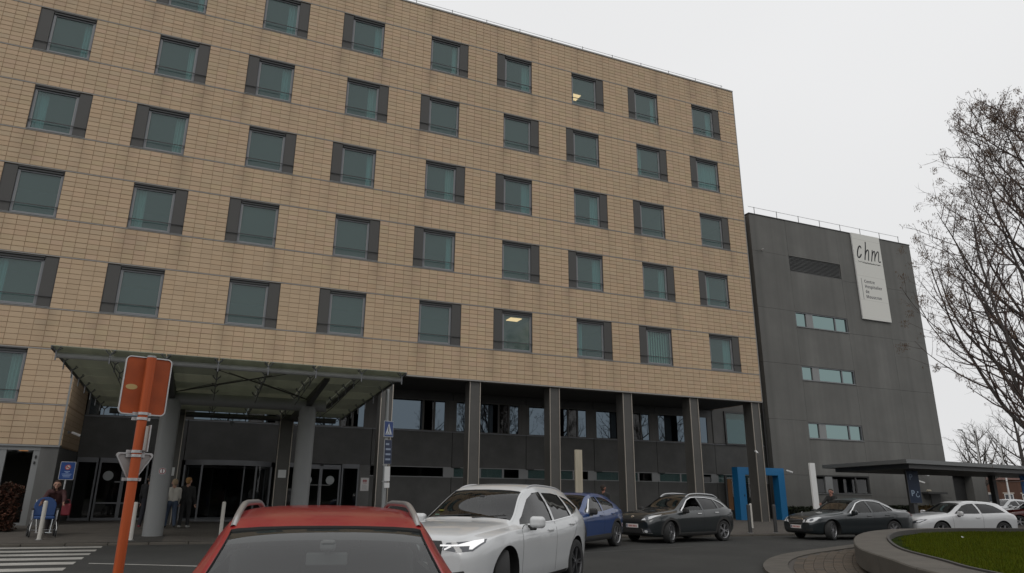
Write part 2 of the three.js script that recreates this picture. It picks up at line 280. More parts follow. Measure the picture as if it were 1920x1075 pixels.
{
  // bands of tile courses: [y0, y1, courses, x0k, x1k, window row or 0]
  const bands = [], lines = [];
  bands.push([lintel(1) + 0.05, YTOP - 0.06, 8, KL, KR, 0]);
  for (let r = 1; r <= 5; r++) {
    bands.push([lintel(r) - WH, lintel(r), 10, KL, KR, r]); lines.push([lintel(r), KL, KR], [lintel(r) - WH - 0.05, KL, KR]);
    if (r < 5) bands.push([lintel(r + 1) + 0.05, lintel(r) - WH - 0.05, 7, KL, KR, 0]);
  }
  bands.push([YBOT + 0.03, lintel(5) - WH - 0.05, 7, KL, KR, 0]);
  const KT = Math.round((XRET - X0) / U);     // tiles left of the recess go further down
  bands.push([lintel(6) - WH, YBOT + 0.03 - 0.07, 10, KL, KT, 6]); lines.push([lintel(6) - WH - 0.05, KL, KT], [YBOT - 0.04, KL, KT]);
  bands.push([YBOTL + 0.04, lintel(6) - WH - 0.05, 7, KL, KT, 0]);
  const tiles = [];
  // brown run-off streaks that start under the window corners, as on the real wall: keyed by the joint they follow
  const stain = {}; for (const w of wins) for (const e of [0, 1, 5]) if (rnd() < (e === 1 ? 0.35 : 0.7)) stain[w.r + ':' + (w.k + e)] = rr(0.10, 0.30);
  let bi = 0;
  for (const [y0, y1, n, k0, k1, row] of bands) {
    const h = (y1 - y0) / n; const rowAbove = Math.max(1, Math.min(6, Math.floor((27.322 - WH - (y0 + y1) / 2) / 3.5 + 0.3)));
    for (let k = k0; k < k1; k++) {
      const xc = X0 + U * (k + 0.5);
      if (row && wins.some(w => w.r === row && k >= w.k && k < w.k + 5)) continue;
      for (let j = 0; j < n; j++) {
        let t = rr(0.95, 1.045); const f = row ? 0 : (0.35 + 0.65 * j / n) * rr(0.6, 1.2), sl = f * (stain[rowAbove + ':' + k] || 0), sr = f * (stain[rowAbove + ':' + (k + 1)] || 0);
        t *= 0.965 + 0.07 * noise(k * 0.13, (y0 + j * h) * 0.21, 999);
        tiles.push({ x: xc, y: y0 + (j + 0.5) * h, h, t, sl, sr, hue: rr(-1, 1), dz: rr(-0.003, 0.003) });
      }
    }
    bi++;
  }
  const cam = camera.position, v = V(0, 0, 0);
  for (const t of tiles) { v.set(t.x, t.y, 0).project(camera); const inn = Math.abs(v.x) < 0.995 && Math.abs(v.y) < 0.995; t.d = Math.hypot(t.x - cam.x, t.y - cam.y, cam.z) + (inn ? 0 : 1000); }
  // keep clear of what the canopy, signs and the red post hide
  tiles.sort((a, b) => a.d - b.d);
  const gs = {}; const geoFor = h => { const key = Math.round(h * 1000); return gs[key] ||= rbx(U - 0.011, h - 0.017, 0.02, 0, 0, 0.006, 0.004, 1); };
  const P = [], N = [], C = [], I = [];
  const hiddenByCanopy = t => t.y < 7.6 && t.x > 1.6 && t.x < 14;
  let made = 0;
  for (const t of tiles) {
    if (made < 300 && !hiddenByCanopy(t) && t.sl + t.sr < 0.02) { made++; const o = obj('tile', geoFor(t.h), mTile[Math.floor(rnd() * 5)], mainB); o.position.set(t.x, t.y, t.dz); continue; }
    const w = (U - 0.011) / 2, h = (t.h - 0.017) / 2, z1 = 0.016 + t.dz, b = 0.004, base = P.length / 3; const c = [0.466 * t.t * (1 + 0.02 * t.hue), 0.343 * t.t * (1 - 0.012 * t.hue), 0.224 * t.t * (1 + 0.045 * rr(-1, 1) * t.hue)];
    const put = (x, y, z, nx, ny, nz) => { P.push(t.x + x, t.y + y, z); N.push(nx, ny, nz); const g = 1 - (x < 0 ? t.sl : t.sr); C.push(c[0] * g, c[1] * g * (0.98 + 0.02 * g), c[2] * g); };
    put(-w + b, -h + b, z1, 0, 0, 1); put(w - b, -h + b, z1, 0, 0, 1); put(w - b, h - b, z1, 0, 0, 1); put(-w + b, h - b, z1, 0, 0, 1);
    I.push(base, base + 1, base + 2, base, base + 2, base + 3);
    const side = (ax, ay, bx_, by, nx, ny) => { const q = P.length / 3; put(ax, ay, 0, nx, ny, 0); put(bx_, by, 0, nx, ny, 0); put(bx_ - Math.sign(bx_) * b, by - Math.sign(by) * b, z1, nx, ny, 0.3); put(ax - Math.sign(ax) * b, ay - Math.sign(ay) * b, z1, nx, ny, 0.3); I.push(q, q + 1, q + 2, q, q + 2, q + 3); };
    side(-w, -h, w, -h, 0, -1); side(w, -h, w, h, 1, 0); side(w, h, -w, h, 0, 1); side(-w, h, -w, -h, -1, 0);
  }
  // return wall of the lower left wing, facing the entrance
  for (const [y0, y1, n] of [[YBOTL + 0.04, lintel(6) - WH - 0.05, 7], [lintel(6) - WH, YBOT - 0.04, 10]]) for (let j = 0; j < n; j++) for (let k = 0; k < 10; k++) {
    const h = (y1 - y0) / n, yc = y0 + (j + 0.5) * h, zc = -0.06 - 0.4 * (k + 0.5), w = 0.195, hh = (h - 0.016) / 2, q = P.length / 3, t = rr(0.93, 1.04), x = XRET + 0.04;
    for (const [a, b] of [[-w, -hh], [w, -hh], [w, hh], [-w, hh]]) { P.push(x, yc + b, zc + a); N.push(1, 0, 0); C.push(0.466 * t, 0.343 * t, 0.224 * t); } I.push(q, q + 2, q + 1, q, q + 3, q + 2);
  }
  const g = new THREE.BufferGeometry(); g.setAttribute('position', new THREE.Float32BufferAttribute(P, 3)); g.setAttribute('normal', new THREE.Float32BufferAttribute(N, 3)); g.setAttribute('color', new THREE.Float32BufferAttribute(C, 3)); g.setIndex(I);
  const o = obj('tile_cladding', g, mTileV, mainB); o.userData.kind = 'stuff';
  // backing wall with window openings, string courses, edge trims
  const wall = [], D0 = -0.35;
  const row = (y0, y1, r, xl, xr) => { let x = xl; const ws = wins.filter(w => w.r === r).sort((a, b) => a.x - b.x); for (const w of ws) { wall.push(bx2(x, w.x, y0, y1, D0, 0)); x = w.x + WW; } wall.push(bx2(x, xr, y0, y1, D0, 0)); };
  wall.push(bx2(XL, XR, lintel(1), YTOP, D0, 0));
  for (let r = 1; r <= 5; r++) { row(lintel(r) - WH, lintel(r), r, XL, XR); if (r < 5) wall.push(bx2(XL, XR, lintel(r + 1), lintel(r) - WH, D0, 0)); }
  wall.push(bx2(XL, XR, YBOT, lintel(5) - WH, D0, 0)); row(lintel(6) - WH, YBOT, 6, XL, XRET); wall.push(bx2(XL, XRET, YBOTL, lintel(6) - WH, D0, 0));
  wall.push(bx2(XRET - 0.3, XRET + 0.03, YBOTL, YBOT, -4.05, D0));
  obj('wall', wall, mBack, mainB);
  for (const [y, k0, k1] of lines) { // grey string courses, broken by the windows only where they touch them
    obj('string_course', bx2(X0 + U * k0, X0 + U * k1 - 0.02, y + 0.008, y + 0.046, 0.002, 0.024), mBand, mainB);
  }
  obj('corner_trim', bx2(XR - 0.02, XR + 0.02, YBOT, YTOP, -0.3, 0.035), mBand, mainB);
  obj('corner_trim', bx2(XRET - 0.005, XRET + 0.05, YBOTL, YBOT - 0.002, -0.04, 0.038), mGrey, mainB);
  obj('parapet_cap', bx2(XL, XR + 0.03, YTOP - 0.06, YTOP + 0.02, -0.5, 0.05), mBand, mainB);
  obj('drip_edge', bx2(XRET + 0.06, XR, YBOT - 0.025, YBOT + 0.03, -0.3, 0.03), mBand, mainB);
  obj('drip_edge', bx2(XL, XRET + 0.045, YBOTL - 0.02, YBOTL + 0.04, -0.3, 0.033), mGrey, mainB);
  // body of the block behind the wall
  obj('roof', bx2(XL, XR - 0.01, YTOP - 0.35, YTOP - 0.1, -16, -0.36), mSoffit, mainB);
  obj('rear_wall', bx2(XL, XR - 0.01, 0, YTOP - 0.1, -16.3, -16.002), mPanel, mainB);
  obj('end_wall', bx2(XR - 0.3, XR - 0.012, YBOT, YTOP - 0.36, -15.99, -0.36), mBack, mainB);
  obj('end_wall', bx2(XL, XL + 0.3, 0, YTOP - 0.36, -15.99, -0.36), mBack, mainB);
  obj('soffit', bx2(XRET + 0.06, XR - 0.302, YBOT - 0.02, YBOT + 0.18, -15.99, -0.352), mSoffit, mainB);
  // roof safety line on short stanchions
  obj('roof_rail', [bar([XL, YTOP + 0.28, -0.12], [XR - 0.6, YTOP + 0.28, -0.12], 0.012, 6)], mSteel, mainB);
  const sg = merge([bar([0, 0, 0], [0, 0.3, 0], 0.016, 6), bar([0, 0.1, 0], [0.12, 0.02, 0], 0.008, 5)]);
  for (let x = XR - 0.7; x > 10; x -= 1.95) { const s = obj('rail_post', sg, mFrameDark, mainB); s.position.set(x, YTOP + 0.02, -0.12); }
}
// windows: one group each, with shutter, frame, blind box, pane, guard rail, curtain and the room behind
{
  const shW = 0.43, gap = 0.02;
  const gShutter = bx(shW, WH - 0.05, 0.05, 0, 0, 0);
  const fw = WW - shW - 3 * gap;               // window frame width
  const frameG = merge([bx(fw, 0.07, 0.09, 0, -WH / 2 + 0.055, 0), bx(fw, 0.06, 0.09, 0, WH / 2 - 0.2, 0), bx(0.065, WH - 0.27, 0.09, -fw / 2 + 0.0325, -0.06, 0.002), bx(0.065, WH - 0.27, 0.09, fw / 2 - 0.0325, -0.06, 0.002)]);
  const sashG = merge([bx(fw - 0.13, 0.03, 0.04, 0, -WH / 2 + 0.105, 0.02), bx(0.03, WH - 0.33, 0.04, -fw / 2 + 0.08, -0.06, 0.02), bx(0.03, WH - 0.33, 0.04, fw / 2 - 0.08, -0.06, 0.02)]);
  const paneG = new THREE.PlaneGeometry(fw - 0.12, WH - 0.3); paneG.translate(0, -0.05, 0.005);
  const boxG = merge([bx(fw, 0.045, 0.14, 0, WH / 2 - 0.045, 0.03), bx(fw, 0.02, 0.1, 0, WH / 2 - 0.105, 0.02), bx(fw - 0.05, 0.035, 0.05, 0, WH / 2 - 0.145, 0.05)]);
  const railG = merge([bx(WW - 0.03, 0.028, 0.03, 0, -WH / 2 + 0.42, 0.0), bx(0.015, 0.08, 0.09, -WW / 2 + 0.03, -WH / 2 + 0.42, -0.045), bx(0.015, 0.08, 0.09, WW / 2 - 0.03, -WH / 2 + 0.42, -0.045)]);
  const sillG = bx(WW - 0.01, 0.02, 0.2, 0, -WH / 2 + 0.012, 0);
  const revealG = merge([bx(0.02, WH - 0.01, 0.33, -WW / 2 + 0.012, 0, 0), bx(0.02, WH - 0.01, 0.33, WW / 2 - 0.012, 0, 0), bx(WW - 0.05, 0.02, 0.33, 0, WH / 2 - 0.012, 0), bx(WW - 0.05, 0.02, 0.2, 0, -WH / 2 + 0.012, -0.065)]);
  const roomG = (d, w) => merge([bx(w, 2.75, 0.03, 0, 0.05, -d), bx(0.03, 2.75, d, -w / 2, 0.05, -d / 2), bx(0.03, 2.75, d, w / 2, 0.05, -d / 2), bx(w, 0.03, d, 0, 1.02, -d / 2), bx(w, 0.03, d, 0, -1.32, -d / 2)]);
  const rooms = [roomG(3.2, 3.1), roomG(2.4, 3.0), roomG(4.0, 3.1)];
  const curtainG = (w, seed) => { const g = new THREE.PlaneGeometry(w, WH - 0.25, Math.ceil(w / 0.02), 1), p = g.attributes.position, r = mulberry(seed); let ph = 0; for (let i = 0; i < p.count; i++) { const x = p.getX(i); p.setZ(i, 0.035 * Math.sin(x * 48 + 1.5 * Math.sin(x * 11 + seed)) + 0.012 * Math.sin(x * 110)); } g.computeVertexNormals(); return g; };
  const cur = [curtainG(0.34, 1), curtainG(0.5, 2), curtainG(0.26, 3), curtainG(1.45, 4)];
  const mCur2 = mat(0.42, 0.48, 0.50, 0.95, { transmission: 0.2, thickness: 0 }), mBlind = mat(0.6, 0.62, 0.56, 0.9);
  const rl = mulberry(61); const mRooms = [mRoom, mat(0.20, 0.205, 0.20, 0.9), mat(0.46, 0.43, 0.38, 0.9), mat(0.28, 0.33, 0.34, 0.9)];
  for (const w of wins) {
    const g = grp('window', mainB); g.position.set(w.x + WW / 2, w.y + WH / 2, 0);
    const sd = w.shutter === 'R' ? 1 : -1, fx = -sd * (shW / 2 + gap / 2);
    obj('shutter', gShutter, mShutter, g).position.set(sd * (WW / 2 - shW / 2 - gap - 0.01), -0.01, -0.035);
    obj('frame', frameG, mFrame, g).position.set(fx, 0, -0.1);
    obj('sash', sashG, mGrey, g).position.set(fx, 0, -0.1);
    obj('pane', paneG, mGlass, g).position.set(fx, 0, -0.1);
    obj('blind_box', boxG, mFrameDark, g).position.set(fx, 0, -0.06);
    obj('guard_rail', railG, mFrameDark, g).position.set(0, 0, 0.03);
    obj('sill', sillG, mGrey, g).position.set(0, 0, -0.055);
    obj('reveal', revealG, mFrameDark, g).position.set(0, 0, -0.18);
    obj('interior', rooms[['1,6', '5,5'].includes(w.r + ',' + w.c) ? 2 : Math.floor(rl() * 3)], mRooms[Math.floor(rl() * 4)], g).position.set(0, 0, -0.37);
    const key = w.r + ',' + w.c; let t = rl();
    if (key === '2,8') t = 2; if (key === '5,7') t = 3; if (['1,6', '5,5', '5,4', '5,3', '4,3'].includes(key)) t = 0.99;
    if (t < 0.74) { const k = Math.floor(rl() * 3), s = rl() < 0.8 ? -sd : sd; obj('curtain', cur[k], rl() < 0.5 ? mCurtain : mCur2, g).position.set(fx + s * (fw / 2 - 0.22), -0.04, -0.26); }
    else if (t === 2 || w.r === 6) obj('curtain', cur[3], mCur2, g).position.set(fx, -0.04, -0.26);
    else if (t === 3) { const sl = []; for (let i = 0; i < 9; i++) { const b = bx(0.125, WH - 0.3, 0.004); b.rotateY(0.5); b.translate(-0.62 + i * 0.15, -0.04, 0); sl.push(b); } obj('blind', sl, mBlind, g).position.set(fx, 0, -0.26); }
    // ceiling lights that are switched on
    const lamps = key === '1,6' ? [[0.3, -1.75]] : key === '5,5' ? [[0.75, -1.25], [0.1, -2.6]] : [];
    for (const [lx, lz] of lamps) {
      const m = mat(0.8, 0.7, 0.55, 0.6, { emissive: new THREE.Color(1.0, 0.47, 0.24), emissiveIntensity: 2.3 });
      obj('ceiling_lamp', bx(0.6, 0.03, 0.6, lx, 0.985, lz - 0.37), m, g);
      const l = new THREE.RectAreaLight(new THREE.Color(1.0, 0.72, 0.45), 1.0, 0.55, 0.55); l.position.set(lx, 0.965, lz - 0.37); l.rotation.x = -Math.PI / 2; g.add(l); l.name = 'lamp_light';
    }
  }
}
// colonnade and recessed ground floors
const PITCH = 10 * U;
{
  const b = 0.035;
  for (let i = 0; i < 8; i++) {
    const x = 33.70 - i * PITCH, base = 0.2, top = YBOT - 0.022;
    const p = grp('pier', mainB); p.position.set(x, 0, 0);
    obj('shaft', uvBox(bx2(-0.235, 0.235, base, top, -0.78, -0.12)), mPier, p);
    for (const s of [-1, 1]) obj('corner_strip', bx2(s * 0.248 - 0.014, s * 0.248 + 0.014, base, top, -0.14, -0.09), mEdge, p);
    if (i === 6 || i === 7) { const po = obj('notice', bx(0.3, 0.3, 0.012, 0.0, 2.1, -0.11), mat(0.55, 0.56, 0.56, 0.5), p); }
  }
  const ZW = -4, XE = 38.0;
  // panels: lower, middle, header; each bay one panel with a joint between
  const bays = []; for (let i = -3; i < 6; i++) bays.push(13.87 + PITCH * i);
  for (const x of bays) {
    const x0 = Math.max(XRET + 0.05, x), x1 = Math.min(XE, x + PITCH - 0.03); if (x1 <= x0) continue;
    obj('wall_panel', uvBox(bx2(x0, x1, 2.66, 4.32, ZW - 0.12, ZW)), mPanel, mainB);
    if (x > 13.5) obj('wall_panel', uvBox(bx2(x0, x1, 0.2, 2.16, ZW - 0.12, ZW - 0.03)), mPanel, mainB);
    obj('header_panel', bx2(x0, x1, 5.9, YBOT - 0.03, ZW - 0.12, ZW), mFrameDark, mainB);
    obj('sill_ledge', bx2(x0, x1, 4.322, 4.36, ZW - 0.14, ZW + 0.05), mFrame, mainB);
    // upper window strip of this bay
    const w = grp('strip_window', mainB);
    const seg = [[0.16, 2.42], [2.52, 3.0], [3.08, 3.58]];
    for (const [a, c] of seg) {
      const p0 = Math.max(XRET + 0.05, x + a), p1 = Math.min(XE, x + c); if (p1 - p0 < 0.1) continue;
      const pg = new THREE.PlaneGeometry(p1 - p0, 1.46); pg.translate((p0 + p1) / 2, 5.13, ZW - 0.05); obj('pane', pg, a > 2.5 && a < 3 ? mGlassDoor : mGlassStrip, w);
    }
    const fr = []; for (const a of [0.13, 2.47, 3.04]) { const q = x + a; if (q > XRET + 0.1 && q < XE) fr.push(bx2(q - 0.045, q + 0.045, 4.36, 5.9, ZW - 0.1, ZW - 0.01)); }
    const y0 = x + 3.58, y1 = Math.min(XE, x + PITCH + 0.09); if (y0 > XRET) fr.push(bx2(y0, y1, 4.36, 5.9, ZW - 0.1, ZW - 0.012));
    fr.push(bx2(x0, x1, 5.85, 5.899, ZW - 0.09, ZW - 0.014), bx2(x0, x1, 4.362, 4.405, ZW - 0.09, ZW - 0.014));
    obj('frame', fr, mPier, w);
    // low window strip
    if (x > 13.5) {
      const lw = grp('low_window', mainB);
      const ls = x < 14 ? [[0.1, 3.6, 0]] : [[0.12, 1.46, 1], [1.55, 2.7, 1], [2.8, 3.62, 0]];
      const f2 = [bx2(x0, x1, 2.162, 2.2, ZW - 0.1, ZW - 0.01), bx2(x0, x1, 2.62, 2.658, ZW - 0.1, ZW - 0.01)];
      for (const [a, c, gl] of ls) {
        if (x + c > XE) continue; const pg = new THREE.PlaneGeometry(c - a, 0.42); pg.translate(x + (a + c) / 2, 2.41, ZW - 0.06); obj('pane', pg, gl ? mGlass : mGlassDoor, lw);
        f2.push(bx2(x + c - 0.005, x + c + 0.085, 2.2, 2.62, ZW - 0.1, ZW - 0.012));
      }
      f2.push(bx2(x + 3.62, Math.min(XE, x + PITCH + 0.1), 2.2, 2.62, ZW - 0.1, ZW - 0.014));
      obj('frame', f2, mGrey, lw);
      obj('drip_plate', bx2(x - 0.02, x + 0.42, 2.63, 2.662, ZW - 0.02, ZW + 0.05), mBlack, lw);
    }
  }
  // lighter panel and large window beyond the last pier, link wall to the wing with a black downpipe
  obj('wall_panel', bx2(33.95, 34.78, 4.4, YBOT - 0.03, ZW + 0.002, ZW + 0.03), mPanelLight, mainB);
  obj('link_wall', bx2(XR + 0.1, 38.6, 5.91, 19.0, ZW - 0.4, ZW - 0.13), mPier, mainB);
  obj('downpipe', [bar([37.75, 0.3, ZW + 0.12], [37.75, 19.2, ZW + 0.12], 0.07, 10), ...[3, 6.5, 10, 13.5, 17].map(y => cyl(0.09, 0.09, 0.08, 37.75, y, ZW + 0.12, 10))], mBlack, mainB);
  const bw = grp('side_window', mainB);
  obj('frame', [bx2(34.8, 36.6, 6.2, 6.3, ZW, ZW + 0.1), bx2(34.8, 36.6, 4.34, 4.42, ZW, ZW + 0.1), bx2(34.8, 34.9, 4.42, 6.2, ZW, ZW + 0.1), bx2(36.5, 36.6, 4.42, 6.2, ZW, ZW + 0.1)], mFrameDark, bw);
  { const pg = new THREE.PlaneGeometry(1.6, 1.78); pg.translate(35.7, 5.31, ZW + 0.04); obj('pane', pg, mGlass, bw); }
  const bw2 = grp('side_window', mainB);
  obj('frame', [bx2(36.75, 37.6, 4.34, 4.42, ZW + 0.002, ZW + 0.09), bx2(36.75, 37.6, 6.22, 6.3, ZW + 0.002, ZW + 0.09), bx2(36.75, 36.83, 4.42, 6.22, ZW + 0.002, ZW + 0.09)], mFrame, bw2);
  { const pg = new THREE.PlaneGeometry(0.8, 1.8); pg.translate(37.2, 5.32, ZW + 0.045); obj('pane', pg, mGlass, bw2); }
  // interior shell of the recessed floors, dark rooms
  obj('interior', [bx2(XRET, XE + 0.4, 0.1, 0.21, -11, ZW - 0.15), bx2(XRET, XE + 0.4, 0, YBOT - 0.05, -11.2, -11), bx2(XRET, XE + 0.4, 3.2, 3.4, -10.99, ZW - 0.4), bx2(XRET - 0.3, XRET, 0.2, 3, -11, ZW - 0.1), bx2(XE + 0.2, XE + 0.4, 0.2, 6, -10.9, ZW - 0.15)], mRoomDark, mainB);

  // ---- entrance: doors under the canopy
  const dz = ZW;
  const glazed = (name, x0, x1, y1, leaves, withBar) => {
    const d = grp(name, mainB); const W = x1 - x0, lw = W / leaves; const fr = [bx2(x0, x1, y1, y1 + 0.12, dz - 0.1, dz + 0.02)];
    for (let i = 0; i < leaves; i++) {
      const a = x0 + i * lw, c = a + lw; const pg = new THREE.PlaneGeometry(lw - 0.12, y1 - 0.3); pg.translate((a + c) / 2, 0.22 + (y1 - 0.22) / 2, dz - 0.05); obj('pane', pg, mGlassDoor, d);
      fr.push(bx2(a, a + 0.065, 0.22, y1, dz - 0.09, dz + 0.005), bx2(c - 0.065, c - 0.001, 0.22, y1, dz - 0.09, dz + 0.005), bx2(a + 0.066, c - 0.066, 0.22, 0.32, dz - 0.09, dz + 0.004), bx2(a + 0.066, c - 0.066, y1 - 0.07, y1 - 0.001, dz - 0.09, dz + 0.004));
      if (withBar) fr.push(bx2(a + 0.066, c - 0.066, 0.86, 0.92, dz - 0.08, dz + 0.003));
    }
    obj('frame', fr, mFrame, d); return d;
  };
  const disc = (x, y, p) => { const g = new THREE.CircleGeometry(0.19, 28); g.translate(x, y, dz - 0.04); obj('door_sticker', g, mat(0.33, 0.35, 0.35, 0.8), p); };
  const d1 = glazed('glass_screen', 1.85, 2.62, 2.55, 1, false);
  const d2 = glazed('glass_door', 2.68, 4.5, 2.55, 2, true); disc(3.05, 1.96, d2); disc(4.0, 1.96, d2); obj('handle', bx(0.25, 0.05, 0.06, 3.45, 1.72, dz + 0.03), mGrey, d2);
  const d3 = glazed('glass_screen', 4.6, 5.6, 2.55, 1, false);
  const d4 = glazed('sliding_door', 10.72, 12.5, 2.5, 2, false); disc(11.05, 1.94, d4); disc(12.05, 1.94, d4); obj('door_sensor', rbx(0.14, 0.07, 0.08, 11.62, 2.6, dz + 0.06, 0.02), mBlack, d4); obj('push_bar', bx(0.9, 0.03, 0.05, 11.6, 1.72, dz + 0.03), mGrey, d4);
  const d5 = glazed('glass_screen', 12.55, 13.35, 2.55, 1, false);
  const d6 = glazed('glass_screen', 9.8, 10.66, 2.55, 1, false);
  obj('wall_panel', uvBox(bx2(13.36, 13.86, 0.2, 2.655, dz - 0.12, dz + 0.01)), mPanelLight, mainB);
  obj('wall_panel', uvBox(bx2(5.6, 5.75, 0.2, 2.655, dz - 0.12, dz - 0.01)), mPier, mainB);
  // revolving door: a drum with curved panes, header drum and crossing wings
  const rv = grp('revolving_door', mainB), rx = 7.65, rz = dz + 0.35, R = 1.85;
  const drum = (r, y0, y1, a0, a1) => { const g = new THREE.CylinderGeometry(r, r, y1 - y0, 30, 1, true, a0, a1 - a0); g.translate(rx, (y0 + y1) / 2, rz - 0.75); return g; };
  obj('header_drum', [drum(R, 2.45, 2.66, -1.25, 1.25), (() => { const g = new THREE.RingGeometry(0.1, R, 30); g.rotateX(Math.PI / 2); g.translate(rx, 2.45, rz - 0.75); return g; })()], mFrame, rv);
  for (const [a0, a1] of [[-1.25, -0.62], [0.62, 1.25]]) obj('curved_pane', drum(R - 0.02, 0.24, 2.45, a0, a1), mGlassDoor, rv);
  const post = a => { const x = rx + Math.sin(a) * R, z = rz - 0.75 + Math.cos(a) * R; return bx(0.07, 2.24, 0.07, x, 1.33, z); };
  for (const a of [-1.25, -0.62, 0.62, 1.25]) obj('door_post', post(a), mFrame, rv);
  obj('base_ring', drum(R - 0.005, 0.22, 0.3, -1.25, 1.25), mFrame, rv);
  for (let i = 0; i < 4; i++) { const a = 0.35 + i * Math.PI / 2; const g = bx(1.7, 2.1, 0.012, 0.87, 1.33, 0); const f = [bx(0.05, 2.15, 0.045, 1.7, 1.33, 0), bx(1.68, 0.06, 0.045, 0.86, 2.4, 0), bx(1.68, 0.09, 0.045, 0.86, 0.28, 0)]; const wing = grp('door_wing', rv); wing.position.set(rx, 0, rz - 0.75); wing.rotation.y = a; const pg = new THREE.PlaneGeometry(1.66, 2.05); pg.translate(0.86, 1.33, 0); obj('pane', pg, mGlassDoor, wing); obj('wing_frame', f, mFrame, wing); }
  // white framed notice on the wall, right of the doors
  const nt = new THREE.Mesh(bx(0.4, 0.6, 0.025), [mWhite, mWhite, mWhite, mWhite, mat(1, 1, 1, 0.6, { map: canvasTex(128, 192, (c, w, h) => { c.fillStyle = '#a9a7a5'; c.fillRect(0, 0, w, h); c.fillStyle = '#c9c7c6'; c.fillRect(8, 8, w - 16, h - 16); c.fillStyle = '#a26a6a'; c.beginPath(); c.arc(48, 46, 18, 0, 7); c.arc(78, 46, 18, 0, 7); c.fill(); c.fillStyle = '#a87a7a'; c.fillRect(34, 72, 60, 10); c.fillStyle = '#9a9a9a'; for (let i = 0; i < 7; i++) c.fillRect(22, 100 + i * 11, 60 + (i * 37) % 25, 4); }) }), mWhite]); nt.name = 'notice_board'; nt.position.set(13.64, 1.78, dz + 0.03); tag(nt, 'white framed notice with red marks on the grey wall right of the sliding door', 'notice');
  // ground floor of the left wing: glazing, grey pilaster, grey return
  obj('wall_panel', bx2(1.24, XRET + 0.03, 0.2, YBOTL - 0.022, -4.1, -0.02), mPanelLight, mainB);
  const gw = grp('ground_window', mainB);
  obj('frame', [bx2(-3.6, 1.24, 2.72, YBOTL - 0.022, -0.2, -0.03), bx2(1.04, 1.238, 0.2, 2.72, -0.2, -0.05), bx2(-0.05, 0.24, 0.2, 2.72, -0.2, -0.05), bx2(-1.3, -1.1, 0.2, 2.72, -0.2, -0.05), bx2(-3.6, 1.24, 0.1, 0.3, -0.2, -0.04)], mGrey, gw);
  for (const [a, c] of [[0.24, 1.04], [-1.1, -0.05], [-3.6, -1.3]]) { const pg = new THREE.PlaneGeometry(c - a, 2.42); pg.translate((a + c) / 2, 1.51, -0.12); obj('pane', pg, mGlassDoor, gw); }
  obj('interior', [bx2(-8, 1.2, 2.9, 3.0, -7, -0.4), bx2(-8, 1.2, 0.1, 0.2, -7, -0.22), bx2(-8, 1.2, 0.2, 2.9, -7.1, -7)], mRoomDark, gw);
  const mWarm = mat(0.8, 0.55, 0.3, 0.6, { emissive: new THREE.Color(1.0, 0.42, 0.14), emissiveIntensity: 0.6 });
  for (const [x, z, w] of [[1.15, -3.0, 0.55], [0.1, -4.2, 0.3], [-0.6, -2.8, 0.5]]) { obj('ceiling_lamp', bx(w, 0.03, 0.12, x - 0.2, 2.87, z), mWarm, gw); const l = new THREE.RectAreaLight(new THREE.Color(1, 0.6, 0.3), 0.8, w, 0.12); l.position.set(x - 0.2, 2.85, z); l.rotation.x = -Math.PI / 2; l.name = 'lamp_light'; gw.add(l); }
  obj('door_intercom', [rbx(0.05, 0.1, 0.03, 1.14, 2.5, -0.03, 0.005), rbx(0.05, 0.09, 0.03, 1.13, 2.3, -0.03, 0.005)], mBlack, gw);
}
